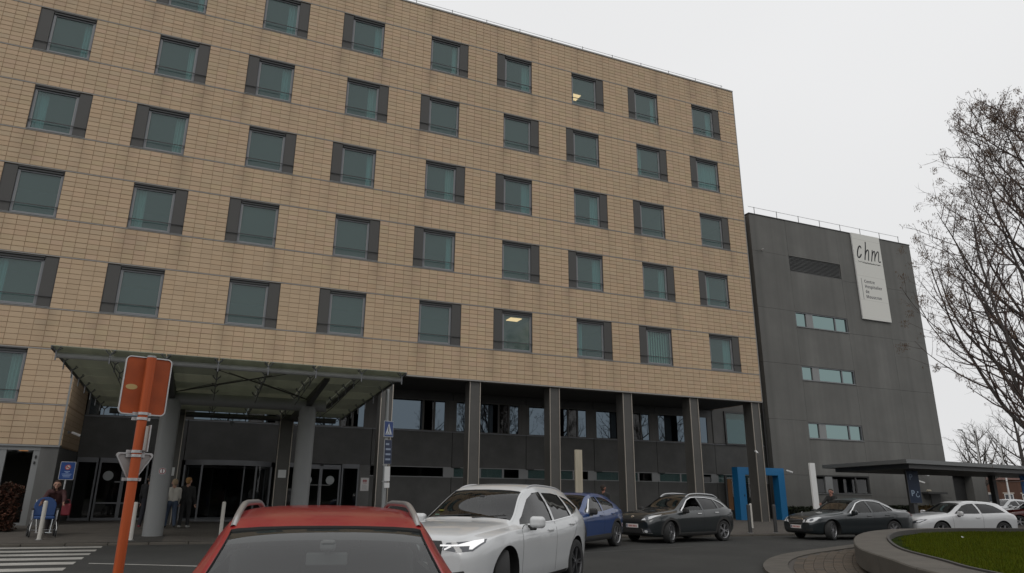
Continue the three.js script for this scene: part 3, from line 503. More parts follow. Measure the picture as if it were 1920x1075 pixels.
// ---------------------------------------------------------------- dark side wing
{
  const w = thing('side_wing', 'dark grey concrete side wing with white banner and narrow windows', 'building'), Z = -3.6, T = 0.28, g = 0.006;
  const panel = (x0, x1, y0, y1) => obj('wall_panel', uvBox(bx2(x0 + g, x1 - g, y0 + g, y1 - g, Z - T, Z + (rnd() - 0.5) * 0.006)), mWing, w);
  const cols = [37.9, 40.98, 45.58, 49.6, 52.92];
  const yl = [0.1, 2.72, 6.0, 9.49, 13.03, 16.83, 19.36]; for (let i = 0; i < 6; i++) panel(cols[0], cols[1], yl[i], yl[i + 1]);
  const ym = [[0.1, 1.66], [2.74, 4.92], [5.9, 8.54], [9.47, 12.02], [13.02, 15.8], [16.86, 19.37]]; for (const [a, b] of ym) panel(cols[1], cols[2], a, b);
  const yr = [0.1, 1.5, 4.95, 8.46, 12.0, 15.7, 19.38];
  for (let i = 0; i < 6; i++) { panel(cols[2], cols[3], yr[i], yr[i + 1]); panel(cols[3], cols[4], yr[i], yr[i + 1]); }
  obj('backing', [bx2(37.95, 40.95, 0, 19.3, Z - 0.6, Z - T - 0.01), bx2(45.6, 52.9, 0, 19.3, Z - 0.6, Z - T - 0.01)], mWing, w);
  obj('end_wall', [bx2(52.6, 52.9, 0, 19.3, -18, Z - T - 0.02)], mWing, w); obj('end_wall', bx2(37.92, 38.2, 0, 19.3, -18, Z - T - 0.02), mWing, w);
  obj('roof', bx2(38.2, 52.6, 19.0, 19.25, -18, Z - T - 0.02), mSoffit, w); obj('parapet_cap', bx2(37.88, 52.95, 19.38, 19.44, Z - 0.5, Z + 0.03), mFrameDark, w);
  const lv = grp('louvre', w); const n = 11; for (let i = 0; i < n; i++) { const s = bx(4.5, 0.012, 0.09); s.rotateX(0.6); obj('slat', s, mGrey, lv).position.set(43.28, 15.85 + i * 0.095, Z - 0.05); } obj('louvre_back', bx2(41, 45.56, 15.8, 16.85, Z - 0.3, Z - 0.08), mPanel, lv);
  for (const [y0, y1, gf] of [[12.03, 13.01, 0], [8.55, 9.46, 0], [4.93, 5.89, 0], [1.67, 2.73, 1]]) {
    const win = grp('strip_window', w);
    const pane = (a, b) => { const p = new THREE.PlaneGeometry(b - a - 0.06, y1 - y0 - 0.08); p.translate((a + b) / 2, (y0 + y1) / 2, Z - 0.12); obj('pane', p, gf ? mGlassDoor : mGlassWing, win); };
    pane(41.05, 41.92); pane(42.5, 44.45); pane(44.53, 45.5);
    obj('frame', [bx2(41.0, 45.56, y0, y0 + 0.05, Z - 0.2, Z - 0.03), bx2(41.0, 45.56, y1 - 0.05, y1, Z - 0.2, Z - 0.03), bx2(44.44, 44.54, y0 + 0.05, y1 - 0.05, Z - 0.2, Z - 0.07), bx2(41.0, 41.06, y0 + 0.05, y1 - 0.05, Z - 0.2, Z - 0.04), bx2(45.5, 45.56, y0 + 0.05, y1 - 0.05, Z - 0.2, Z - 0.04)], gf ? mFrameDark : mFrame, win);
    obj('infill_panel', bx2(41.92, 42.5, y0 + 0.051, y1 - 0.051, Z - 0.2, Z - 0.05), mGrey, win);
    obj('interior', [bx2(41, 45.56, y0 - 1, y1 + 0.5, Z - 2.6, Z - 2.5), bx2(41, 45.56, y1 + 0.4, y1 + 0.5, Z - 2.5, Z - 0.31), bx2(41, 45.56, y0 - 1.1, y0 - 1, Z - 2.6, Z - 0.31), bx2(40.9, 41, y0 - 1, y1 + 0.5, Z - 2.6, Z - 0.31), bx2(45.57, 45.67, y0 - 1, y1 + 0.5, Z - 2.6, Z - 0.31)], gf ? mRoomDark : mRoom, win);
    if (!gf) { const c = new THREE.PlaneGeometry(1.1, y1 - y0 - 0.05, 60, 1), p = c.attributes.position; for (let i = 0; i < p.count; i++) p.setZ(i, 0.03 * Math.sin(p.getX(i) * 45)); c.computeVertexNormals(); obj('curtain', c, mCurtain, win).position.set(42.4 + rr(0.8, 1.4), (y0 + y1) / 2, Z - 0.35); }
    obj('sill', bx2(41.0, 45.58, y0 - 0.03, y0 - 0.002, Z - 0.12, Z + 0.05), mGrey, win);
  }
  obj('roof_rail', bar([38.1, 20.0, Z - 0.2], [52.2, 20.0, Z - 0.2], 0.014, 6), mSteel, w);
  for (let x = 38.6; x < 52.3; x += 1.93) obj('rail_post', merge([bar([x, 19.42, Z - 0.2], [x, 20.03, Z - 0.2], 0.02, 6)]), mFrameDark, w);
  // low part beyond the tall wall, with a dark entry
  obj('low_wall', [bx2(52.95, 53.35, 0.1, 3.4, Z - 3, Z - 0.02), bx2(55.3, 56.6, 0.1, 3.4, Z - 3, Z - 0.02), bx2(53.35, 55.3, 2.95, 3.4, Z - 3, Z - 0.02), bx2(53.35, 55.3, 0.1, 3.4, Z - 3.2, Z - 3)], mWing, w);
  obj('entry_black_sheet', bx2(53.4, 55.25, 0.15, 2.9, Z - 0.6, Z - 0.55), mBlack, w);  // flat black sheet set inside the opening
  const dr = grp('small_door', w); obj('leaf', bx2(50.9, 51.8, 0.2, 1.75, Z + 0.01, Z + 0.04), mFrameDark, dr); obj('hood', bx2(50.1, 51.9, 1.75, 1.86, Z, Z + 0.5), mFrameDark, dr); obj('wall_lamp', rbx(0.35, 0.12, 0.14, 50.3, 1.94, Z + 0.4, 0.05), mCream, dr);
  // banner, print on its front only
  const bn = new THREE.Mesh(uvBox(bx2(-1.36, 1.36, -3.14, 3.14, 0, 0.08)), mWhite); bn.name = 'banner_sign'; bn.position.set(48.29, 16.28, Z + 0.05);
  const tb = canvasTex(864, 2000, (c, W, H) => {
    c.fillStyle = '#d2d1cb'; c.fillRect(0, 0, W, H);
    c.fillStyle = 'rgba(120,116,106,0.16)'; for (let i = 0; i < 60; i++) c.fillRect(rr(0, W), rr(0, H), rr(4, 60), rr(1, 3));
    c.strokeStyle = '#a5a49c'; c.lineWidth = 4; for (const y of [130, 690, 1000, 1560]) { c.beginPath(); c.moveTo(0, y); c.lineTo(W, y + 8); c.stroke(); }
    c.strokeStyle = '#1b1c1f'; c.lineCap = 'round'; c.lineJoin = 'round';
    const st = (w, f) => { c.lineWidth = w; c.beginPath(); f(); c.stroke(); };
    st(36, () => { c.moveTo(240, 330); c.bezierCurveTo(238, 288, 200, 280, 172, 325); c.bezierCurveTo(120, 405, 88, 520, 112, 562); c.bezierCurveTo(138, 600, 190, 545, 222, 492); });
    st(34, () => { c.moveTo(405, 175); c.bezierCurveTo(392, 300, 350, 480, 318, 598); });
    st(31, () => { c.moveTo(338, 520); c.bezierCurveTo(372, 410, 440, 330, 462, 358); c.bezierCurveTo(482, 392, 440, 520, 430, 600); });
    st(31, () => { c.moveTo(590, 345); c.bezierCurveTo(580, 430, 540, 540, 522, 606); });
    st(29, () => { c.moveTo(545, 520); c.bezierCurveTo(580, 420, 640, 335, 660, 360); c.bezierCurveTo(678, 395, 632, 520, 626, 590); });
    st(29, () => { c.moveTo(640, 530); c.bezierCurveTo(690, 420, 750, 335, 778, 355); c.bezierCurveTo(800, 390, 742, 540, 752, 590); c.bezierCurveTo(762, 610, 790, 600, 805, 590); });
    st(10, () => { c.moveTo(95, 655); for (let i = 0; i <= 14; i++) c.lineTo(95 + i * 48, 655 + (i % 2) * 16 + i * 1.5); });
    st(9, () => { c.moveTo(210, 668); c.bezierCurveTo(300, 700, 500, 690, 790, 672); });
    c.fillStyle = '#3c3d40'; c.fillRect(104, 1062, 12, 486);
    c.fillStyle = '#3f4044'; c.font = 'bold 100px sans-serif'; c.fillText('Centre', 190, 1160); c.fillText('Hospitalier', 190, 1278); c.fillText('de', 190, 1396); c.fillText('Mouscron', 190, 1514);
  });
  const pf = new THREE.PlaneGeometry(2.7, 6.25); obj('print', pf, mat(1, 1, 1, 0.7, { map: tb }), bn).position.set(0, 0, 0.085);
  tag(bn, 'tall white lettered banner hanging on the dark wing', 'banner');
}
// ---------------------------------------------------------------- entrance canopy
{
  const c = thing('entrance_canopy', 'large glass and steel canopy on two grey columns over the entrance', 'canopy');
  const x0 = 2.86, x1 = 11.76, z0 = -0.45, z1 = 9.75, yb = z => 4.36 + (z - z0) * 0.0392;
  const NX = 7, NZ = 8, dx = (x1 - x0) / NX, dz = (z1 - z0) / NZ, sl = Math.atan(0.0392);
  const mG = [[0.64, 0.67, 0.56], [0.52, 0.55, 0.46], [0.70, 0.72, 0.61]].map(k => mat(...k, 0.62, { transmission: 0.62, thickness: 0, map: rep(tStreak, 0.5) }));
  const pg = bx(dx - 0.02, 0.02, dz - 0.02);
  for (let i = 0; i < NX; i++) for (let j = 0; j < NZ; j++) { const o = obj('glass_panel', pg, mG[Math.floor(rnd() * 3)], c); const z = z0 + (j + 0.5) * dz; o.position.set(x0 + (i + 0.5) * dx, yb(z) + 0.05, z); o.rotation.x = -sl; }
  // glass edge along the front
  // spider fittings under the corners of the panels, with rods between
  const sp = []; for (const [a, b] of [[1, 1], [1, -1], [-1, 1], [-1, -1]]) { sp.push(bar([0, -0.09, 0], [a * 0.1, 0.02, b * 0.1], 0.012, 5), cyl(0.026, 0.026, 0.02, a * 0.1, 0.02, b * 0.1, 8)); } sp.push(bar([0, -0.3, 0], [0, -0.05, 0], 0.018, 6)); const spG = merge(sp);
  for (let i = 0; i <= NX; i++) for (let j = 0; j <= NZ; j++) { const z = z0 + j * dz; const o = obj('spider_fitting', spG, mFrame, c); o.position.set(x0 + i * dx + (i === 0 ? 0.1 : i === NX ? -0.1 : 0), yb(z) + 0.01, z + (j === 0 ? 0.1 : j === NZ ? -0.12 : 0)); }
  for (let i = 1; i < NX; i++) { const x = x0 + i * dx; obj('tension_rod', [bar([x, yb(z0) - 0.26, z0 + 0.1], [x, yb(4.8) - 0.34, 4.8], 0.012, 5), bar([x, yb(4.8) - 0.34, 4.8], [x, yb(z1) - 0.2, z1 - 0.2], 0.012, 5)], mFrameDark, c); }
  // struts fan from the main tube
  for (const s of [-1, 1]) for (let k = 0; k < 4; k++) { const xa = s < 0 ? 5.45 : 9.68; obj('tension_rod', bar([xa, yb(4.8) - 0.12, 4.8], [xa - s * (1.2 + k * 0.75), yb(6.5 + k) - 0.05, 6.5 + k * 0.9], 0.011, 5), mFrameDark, c); }
  obj('front_tube', bar([x0 + 0.05, yb(z1 - 0.45) - 0.09, z1 - 0.45], [x1 - 0.05, yb(z1 - 0.45) - 0.09, z1 - 0.45], 0.075, 12), mat(0.34, 0.345, 0.34, 0.5), c);
  obj('rear_tube', bar([x0 + 0.3, yb(z0) - 0.12, z0 + 0.25], [x1 - 0.3, yb(z0) - 0.12, z0 + 0.25], 0.10, 12), mFrameDark, c);
  obj('side_rail', bx2(x0 - 0.015, x0 + 0.015, -0.03, 0.04, -(z1 - z0) / 2, (z1 - z0) / 2).rotateX(-sl).translate(0, yb((z0 + z1) / 2), (z0 + z1) / 2), mFrameDark, c);
  obj('side_rail', bx2(x1 - 0.015, x1 + 0.015, -0.03, 0.04, -(z1 - z0) / 2, (z1 - z0) / 2).rotateX(-sl).translate(0, yb((z0 + z1) / 2), (z0 + z1) / 2), mFrameDark, c);
  obj('main_tube', bar([4.95, 4.26, 4.8], [10.25, 4.26, 4.8], 0.20, 24), mGrey, c);
  for (const x of [5.45, 9.68]) obj('column', (() => { const g = cyl(0.29, 0.285, 4.1, x, 0.1, 4.8, 32); return g; })(), mGrey, c);
  for (const x of [5.45, 9.68]) {
    const prof = [[-0.45, -0.12], [-0.45, -0.2], [4.8, -0.36], [8.6, -0.12], [8.6, -0.05], [4.8, -0.05], [-0.45, -0.05]].map(([z, d]) => [z, yb(z) + d]);
    const g = extr(prof, 0.16); g.rotateY(-Math.PI / 2); g.translate(x + 0.08, 0, 0); obj('box_beam', g, mFrameDark, c);
  }
  for (const x of [4.5, 10.62]) { const g = extr([[3.2, -0.06], [3.2, -0.14], [8.0, -0.12], [8.0, -0.06]].map(([z, d]) => [z, yb(z) + d]), 0.09); g.rotateY(-Math.PI / 2); g.translate(x, 0, 0); obj('box_beam', g, mFrameDark, c); }
  // dome camera hanging from the rear edge, and the small round sticker on the left column
  const dm = new THREE.Mesh(merge([bar([0, 0.05, 0], [0, 0.3, 0], 0.014, 6), cyl(0.06, 0.08, 0.08, 0, -0.02, 0, 14), (() => { const g = new THREE.SphereGeometry(0.06, 14, 8, 0, 6.3, 1.57, 1.57); g.translate(0, -0.02, 0); return g; })()]), mFrame); dm.name = 'dome_camera'; dm.position.set(7.46, 3.97, -0.2); tag(dm, 'small dome camera hanging from the rear edge of the glass canopy', 'camera');
  const st = new THREE.Mesh(new THREE.CylinderGeometry(0.3, 0.3, 0.2, 14, 1, true, -0.36, 0.72), mat(1, 1, 1, 0.5, { map: canvasTex(64, 64, (q) => { q.fillStyle = '#8f9090'; q.fillRect(0, 0, 64, 64); q.fillStyle = '#d9d5d4'; q.beginPath(); q.arc(32, 32, 30, 0, 7); q.fill(); q.strokeStyle = '#8e3440'; q.lineWidth = 6; q.beginPath(); q.arc(32, 32, 25, 0, 7); q.stroke(); q.fillStyle = '#5b3b3f'; q.fillRect(28, 12, 8, 40); }) })); st.name = 'round_sticker'; st.position.set(5.45, 2.0, 4.8); st.rotation.y = 0.12; tag(st, 'small round red and white sticker on the left canopy column', 'sticker');
}
// ---------------------------------------------------------------- blue portal, shelter roof
{
  const p = thing('blue_portal', 'bright blue square portal frame around the side entrance behind the last pier', 'portal', [33.78, 0.2, -2.0]);
  obj('leg', bx2(0, 0.5, 0, 2.4, -0.45, 0), mBlue, p); obj('leg', bx2(2.85, 3.3, 0, 2.4, -0.45, 0), mBlue, p); obj('lintel', bx2(0, 3.3, 2.4, 2.8, -0.45, 0), mBlue, p);
  const pg = new THREE.PlaneGeometry(2.3, 2.3); obj('pane', pg, mGlassDoor, p).position.set(1.68, 1.2, -1.7); obj('door_frame', [bx2(0.52, 0.62, 0, 2.38, -1.78, -1.66), bx2(1.6, 1.7, 0, 2.38, -1.78, -1.66), bx2(2.72, 2.83, 0, 2.38, -1.78, -1.66)], mFrameDark, p);
  obj('poster', bx2(0.64, 0.95, 0.5, 2.2, -1.66, -1.65), mat(0.16, 0.07, 0.02, 0.6), p);
  obj('door_bell', rbx(0.05, 0.1, 0.02, 0.35, 1.3, 0.01, 0.005), mBlack, p);
}
{
  const s = thing('covered_walkway', 'flat dark grey roof of a covered walkway on posts at right', 'shelter');
  const A = [38.2, -0.3], B = [35.8, 6.7], C = [66, 2.7], D = [66, -1.5];
  const prof = (pts, y0, y1) => { const sh = new THREE.Shape(pts.map(p => new THREE.Vector2(p[0], -p[1]))); const g = new THREE.ExtrudeGeometry(sh, { depth: y1 - y0, bevelEnabled: false }); g.rotateX(-Math.PI / 2); g.translate(0, y0, 0); return uvBox(g); };
  obj('roof_slab', prof([A, B, C, D], 2.98, 3.16), mat(0.15, 0.155, 0.155, 0.6), s);
  obj('soffit_frame', prof([[38.6, 0.2], [36.3, 6.4], [66, 2.45], [66, -1.2]], 2.78, 2.979), mFrameDark, s);
  for (const [x, z] of [[38.15, 4.9], [49.2, 1.65], [60.5, 0.9]]) obj('post', bx(0.26, 2.75, 0.26, x, 1.4, z), mFrameDark, s);
  const pt = (w, h, f) => canvasTex(w, h, f);
  const sg = new THREE.Mesh(bx(0.62, 1.5, 0.03), mFrame); sg.name = 'parking_sign'; sg.position.set(38.15, 2.0, 5.08); sg.rotation.y = -0.25;
  const f = new THREE.PlaneGeometry(0.6, 1.48); obj('sign_face', f, mat(1, 1, 1, 0.5, { map: pt(128, 316, (c, w, h) => { c.fillStyle = '#1c2c44'; c.fillRect(0, 0, w, h); c.fillStyle = '#6d7c90'; c.font = 'bold 80px sans-serif'; c.fillText('P', 18, 90); c.fillStyle = '#9fb0c2'; c.fillText('P', 16, 250); c.beginPath(); c.arc(94, 210, 8, 0, 7); c.fill(); c.lineWidth = 7; c.strokeStyle = '#9fb0c2'; c.beginPath(); c.arc(92, 240, 18, 0.2, 4.2); c.stroke(); c.fillStyle = '#1c2c44'; }) }), sg).position.z = 0.017;
  tag(sg, 'dark blue parking sign with two white P on the walkway post', 'sign');
  const s2 = new THREE.Mesh(bx(0.9, 1.1, 0.03), mat(0.03, 0.16, 0.38, 0.5)); s2.name = 'parking_sign'; s2.position.set(51.0, 2.35, 2.5); s2.rotation.y = -0.3; obj('sign_face', new THREE.PlaneGeometry(0.86, 1.06), mat(1, 1, 1, 0.5, { map: pt(128, 160, (c, w, h) => { c.fillStyle = '#2b6bb0'; c.fillRect(0, 0, w, h); c.fillStyle = '#c9d5e2'; c.font = 'bold 90px sans-serif'; c.fillText('P', 34, 112); }) }), s2).position.z = 0.017; obj('post', bar([0, -2.1, -0.05], [0, 0.5, -0.05], 0.04, 8), mSteel, s2);
  tag(s2, 'light blue parking sign at the right edge under the walkway roof', 'sign');
}
// ---------------------------------------------------------------- wall cameras
{
  const cctv = (pos, turn, label) => { const t = thing('wall_camera', label, 'camera', pos, turn, 'security cameras on the walls'); const g = rbx(0.09, 0.09, 0.36, 0, 0, 0.2, 0.03); g.rotateX(0.35); obj('housing', g, mWhite, t); obj('bracket', [bar([0, 0.0, -0.1], [0, -0.02, 0.12], 0.018, 6), bx(0.1, 0.1, 0.03, 0, 0, -0.1)], mGrey, t); const l = cyl(0.03, 0.03, 0.02, 0, 0, 0, 10); l.rotateX(Math.PI / 2 + 0.35); l.translate(0, -0.13, 0.36); obj('lens', l, mBlack, t); };
  cctv([1.93, 3.45, -1.0], 1.2, 'white camera on the tiled return wall left of the entrance');
  cctv([33.4, 3.75, -0.05], -0.5, 'small white camera on the last dark pier by the blue portal');
  cctv([37.2, 2.9, -1.95], 0.7, 'white camera at the top right corner of the blue portal');
  cctv([38.6, 16.9, -3.45], -0.6, 'small camera high on the top left of the dark wing');
  cctv([50.3, 3.0, -3.45], 0.6, 'upper of two white cameras beside the dark entry under the walkway roof');
  cctv([49.8, 2.55, -3.45], 0.6, 'lower of two white cameras beside the dark entry under the walkway roof');
}
// ---------------------------------------------------------------- bollards and totems
{
  const b = (x, z, m, h, label, r = 0.055) => { const t = thing('bollard', label, 'bollard', [x, PAVE(z), z], 0, 'bollards along the pavement'); obj('tube', cyl(r, r, h, 0, 0, 0, 16), m, t); const c = cyl(r * 1.02, r * 0.7, 0.03, 0, h, 0, 16); obj('cap', c, m, t); obj('foot_plate', cyl(r * 1.6, r * 1.6, 0.015, 0, 0, 0, 16), mSteel, t); };
  const mBol = mat(0.50, 0.48, 0.44, 0.6);
  b(2.68, 5.7, mBol, 1.0, 'white bollard in front of the empty blue wheelchair');
  b(4.98, 6.2, mBol, 1.0, 'white bollard just right of the orange sign post');
  b(7.35, 5.6, mBol, 1.0, 'white bollard left of the red car roof');
  b(29.2, 3.9, mBol, 1.0, 'white bollard in front of the last dark pier');
  b(26.9, 6.35, mFrameDark, 1.05, 'left of two dark bollards at the kerb before the blue portal', 0.07);
  b(28.2, 6.35, mFrameDark, 1.05, 'right of two dark bollards at the kerb before the blue portal', 0.07);
  const tot = (x, z, h, w, m, label) => { const t = thing('totem_post', label, 'post', [x, PAVE(z), z]); obj('slab', rbx(w, h, 0.1, 0, h / 2, 0, 0.01), m, t); obj('base_plate', bx(w + 0.12, 0.02, 0.24, 0, 0.01, 0), mSteel, t); };
  tot(21.1, 3.0, 3.1, 0.32, mCream, 'cream upright slab post behind the blue car');
  tot(34.0, 3.0, 2.9, 0.33, mWhite, 'white upright slab post behind the dark sedan');
}
// ---------------------------------------------------------------- signs
{
  // orange post with the backs of two signs
  const px = 6.02, pz = 21.35; const mOr = mat(0.52, 0.085, 0.008, 0.6, { map: rep(tStreak, 2) }), mOrP = mat(0.44, 0.078, 0.010, 0.65, { map: rep(tConcrete, 1.6) });
  const t = thing('orange_sign_post', 'orange painted sign post carrying the backs of a rectangular and a triangular sign', 'sign post', [px, 0, pz], 0.28);
  obj('post', merge([cyl(0.046, 0.046, 2.78, 0, 0, 0, 20)]), mOr, t);
  obj('cap', cyl(0.047, 0.04, 0.02, 0, 2.78, 0, 20), mGrey, t);
  const pl = new THREE.ExtrudeGeometry(roundRect(0.42, 0.57, 0.04), { depth: 0.012, bevelEnabled: false, curveSegments: 6 }); pl.translate(0, 2.5, -0.085); obj('sign_plate', pl, mOrP, t);
  const rim = new THREE.ExtrudeGeometry((() => { const s = roundRect(0.44, 0.59, 0.05); s.holes.push(roundRect(0.418, 0.568, 0.039)); return s; })(), { depth: 0.024, bevelEnabled: false, curveSegments: 6 }); rim.translate(0, 2.5, -0.088); obj('plate_rim', rim, mSteel, t);
  const stk = new THREE.CircleGeometry(0.055, 20); stk.scale(1, 0.5, 1); stk.translate(-0.13, 2.48, -0.071); obj('sticker', stk, mat(0.42, 0.30, 0.12, 0.6), t);
  const cl = y => merge([cyl(0.053, 0.053, 0.026, 0, y, 0, 20), bx(0.17, 0.03, 0.02, 0, y + 0.014, -0.06)]);
  for (const y of [2.2, 2.15, 1.83, 1.79, 1.565]) obj('clamp', cl(y), mSteel, t);
  const tri = new THREE.Shape([[-0.155, 0.02], [-0.14, 0.035], [0.14, 0.035], [0.155, 0.02], [0.155, 0.005], [0.018, -0.235], [-0.018, -0.235], [-0.155, 0.005]].map(p => new THREE.Vector2(p[0], p[1])));
  const tg = new THREE.ExtrudeGeometry(tri, { depth: 0.012, bevelEnabled: false }); tg.translate(0, 1.79, -0.085); obj('triangle_plate', tg, mat(0.30, 0.29, 0.28, 0.5, { metalness: 0.4 }), t);
  const th = new THREE.Shape(tri.getPoints().map(p => new THREE.Vector2(p.x * 1.07, (p.y + 0.09) * 1.07 - 0.09))); th.holes.push(new THREE.Path(tri.getPoints().map(p => new THREE.Vector2(p.x * 0.96, (p.y + 0.09) * 0.96 - 0.09)))); const trg = new THREE.ExtrudeGeometry(th, { depth: 0.03, bevelEnabled: false }); trg.translate(0, 1.79, -0.087); obj('triangle_rim', trg, mSteel, t);
  // a narrow plate seen edge on, on the far side of the post
  obj('edge_plate', rbx(0.012, 0.26, 0.2, 0.072, 1.97, -0.0, 0.003), mSteel, t);
}
{
  const t = thing('crossing_sign_post', 'grey post with a blue pedestrian crossing sign and plates below', 'sign post', [11.98, 0.07, 7.0], 0.72); t.rotation.z = 0.035;
  obj('post', cyl(0.07, 0.06, 4.6, 0, 0, 0, 14), mat(0.30, 0.31, 0.31, 0.45, { metalness: 0.5 }), t);
  const fm = (f) => mat(1, 1, 1, 0.45, { map: canvasTex(128, 128, f) });
  const blueF = fm((c) => { c.fillStyle = '#8b93a0'; c.fillRect(0, 0, 128, 128); c.fillStyle = '#1d3c78'; c.fillRect(5, 5, 118, 118); c.fillStyle = '#c8ccd2'; c.beginPath(); c.moveTo(64, 16); c.lineTo(112, 112); c.lineTo(16, 112); c.fill(); c.fillStyle = '#15181d'; c.beginPath(); c.arc(62, 48, 6, 0, 7); c.fill(); c.fillRect(56, 54, 13, 24); c.strokeStyle = '#15181d'; c.lineWidth = 6; c.beginPath(); c.moveTo(60, 76); c.lineTo(48, 100); c.moveTo(64, 76); c.lineTo(78, 100); c.stroke(); for (let i = 0; i < 5; i++) c.fillRect(26 + i * 17, 102, 9, 8); });
  const plate = (name, w, h, y, face, back) => { obj(name, bx(w, h, 0.02, 0, y, 0.09), mSteel, t); obj('sign_face', new THREE.PlaneGeometry(w - 0.01, h - 0.01), face, t).position.set(0, y, 0.102); };
  plate('sign_plate', 0.5, 0.5, 3.33, blueF);
  const tf = fm((c) => { c.fillStyle = '#1c2a45'; c.fillRect(0, 0, 128, 128); c.fillStyle = '#8c97aa'; for (let i = 0; i < 4; i++) c.fillRect(20, 18 + i * 27, 60 + (i * 29) % 30, 10); });
  plate('text_plate', 0.4, 0.75, 2.62, tf);
  plate('small_plate', 0.3, 0.45, 1.95, mWhite); plate('small_plate', 0.28, 0.16, 1.6, mWhite);
  for (const y of [3.08, 2.2, 1.7]) obj('clamp', cyl(0.08, 0.08, 0.04, 0, y, 0, 14), mSteel, t);
}
{
  const t = thing('no_smoking_sign', 'small blue sign with a crossed out circle on a post behind the wheelchair', 'sign', [2.64, PAVE(3), 3.0], 0.1);
  obj('post', bar([0, 0, -0.03], [0, 1.75, -0.03], 0.028, 10), mSteel, t);
  const pl = new THREE.ExtrudeGeometry(roundRect(0.42, 0.56, 0.03), { depth: 0.012, bevelEnabled: false }); pl.translate(0, 1.84, 0); obj('plate', pl, mSteel, t);
  const f = new THREE.PlaneGeometry(0.39, 0.53); f.translate(0, 1.84, 0.0145);
  obj('sign_face', f, mat(1, 1, 1, 0.5, { map: canvasTex(128, 174, (c, w, h) => { c.fillStyle = '#16407f'; c.fillRect(0, 0, w, h); c.fillStyle = '#c2b8b4'; c.beginPath(); c.arc(66, 52, 27, 0, 7); c.fill(); c.strokeStyle = '#a23a35'; c.lineWidth = 8; c.beginPath(); c.arc(66, 52, 23, 0, 7); c.moveTo(49, 36); c.lineTo(83, 68); c.stroke(); c.fillStyle = '#2a2a2a'; c.fillRect(50, 51, 30, 5); c.fillStyle = '#8fa2c4'; for (const [x, y, l] of [[40, 92, 50], [52, 104, 26], [20, 118, 88], [26, 132, 76], [34, 146, 62]]) c.fillRect(x, y, l, 6); }) }), t);
}
// ---------------------------------------------------------------- cars
function mono(keys) {                        // monotone cubic through [[x, y], ...]
  const n = keys.length, x = keys.map(k => k[0]), y = keys.map(k => k[1]), d = [], m = new Array(n).fill(0);
  for (let i = 0; i < n - 1; i++) d.push((y[i + 1] - y[i]) / (x[i + 1] - x[i]));
  m[0] = d[0]; m[n - 1] = d[n - 2]; for (let i = 1; i < n - 1; i++) m[i] = d[i - 1] * d[i] <= 0 ? 0 : 2 / (1 / d[i - 1] + 1 / d[i]);
  return t => { if (t <= x[0]) return y[0]; if (t >= x[n - 1]) return y[n - 1]; let i = 0; while (t > x[i + 1]) i++; const h = x[i + 1] - x[i], s = (t - x[i]) / h, s2 = s * s, s3 = s2 * s; return (2 * s3 - 3 * s2 + 1) * y[i] + (s3 - 2 * s2 + s) * h * m[i] + (-2 * s3 + 3 * s2) * y[i + 1] + (s3 - s2) * h * m[i + 1]; };
}
function ringLoft(stations, ringAt, X) {     // closed loft; ringAt(s) -> [[y, z] ...] half section from bottom centre to top centre
  const rings = stations.map(s => { const h = ringAt(s), r = h.map(p => [p[0], p[1]]); for (let i = h.length - 2; i > 0; i--) r.push([h[i][0], -h[i][1]]); return r; });
  const N = rings[0].length, P = [], I = [];
  rings.forEach((r, k) => r.forEach(p => P.push(X(stations[k]), p[0], p[1])));
  for (let k = 0; k < rings.length - 1; k++) for (let i = 0; i < N; i++) { const a = k * N + i, b = k * N + (i + 1) % N; I.push(a, a + N, b, b, a + N, b + N); }
  for (const k of [0, rings.length - 1]) { const c = P.length / 3; let cy = 0; rings[k].forEach(p => cy += p[0] / N); P.push(X(stations[k]), cy, 0); for (let i = 0; i < N; i++) { const a = k * N + i, b = k * N + (i + 1) % N; k === 0 ? I.push(c, a, b) : I.push(c, b, a); } }
  const g = new THREE.BufferGeometry(); g.setAttribute('position', new THREE.Float32BufferAttribute(P, 3)); g.setIndex(I);
  // make the winding point outwards
  g.computeVertexNormals(); g.computeBoundingBox(); let vol = 0; const A = V(0, 0, 0), B = V(0, 0, 0), C = V(0, 0, 0), pa = g.attributes.position;
  for (let i = 0; i < I.length; i += 3) { A.fromBufferAttribute(pa, I[i]); B.fromBufferAttribute(pa, I[i + 1]); C.fromBufferAttribute(pa, I[i + 2]); vol += A.dot(B.cross(C)); }
  if (vol < 0) { for (let i = 0; i < I.length; i += 3) { const t = I[i + 1]; I[i + 1] = I[i + 2]; I[i + 2] = t; } g.setIndex(I); }
  g.computeVertexNormals(); g.setAttribute('uv', new THREE.BufferAttribute(new Float32Array(P.length / 3 * 2), 2)); return g;
}
function prismZ(poly, z0, z1) { const g = extr(poly, z1 - z0); g.translate(0, 0, z0); return g; }
const clean = g => { const k = g.index ? g : mergeVertices(g); if (!k.attributes.uv) k.setAttribute('uv', new THREE.BufferAttribute(new Float32Array(k.attributes.position.count * 2), 2)); for (const n of Object.keys(k.attributes)) if (!['position', 'normal', 'uv'].includes(n)) k.deleteAttribute(n); k.clearGroups(); return k; };
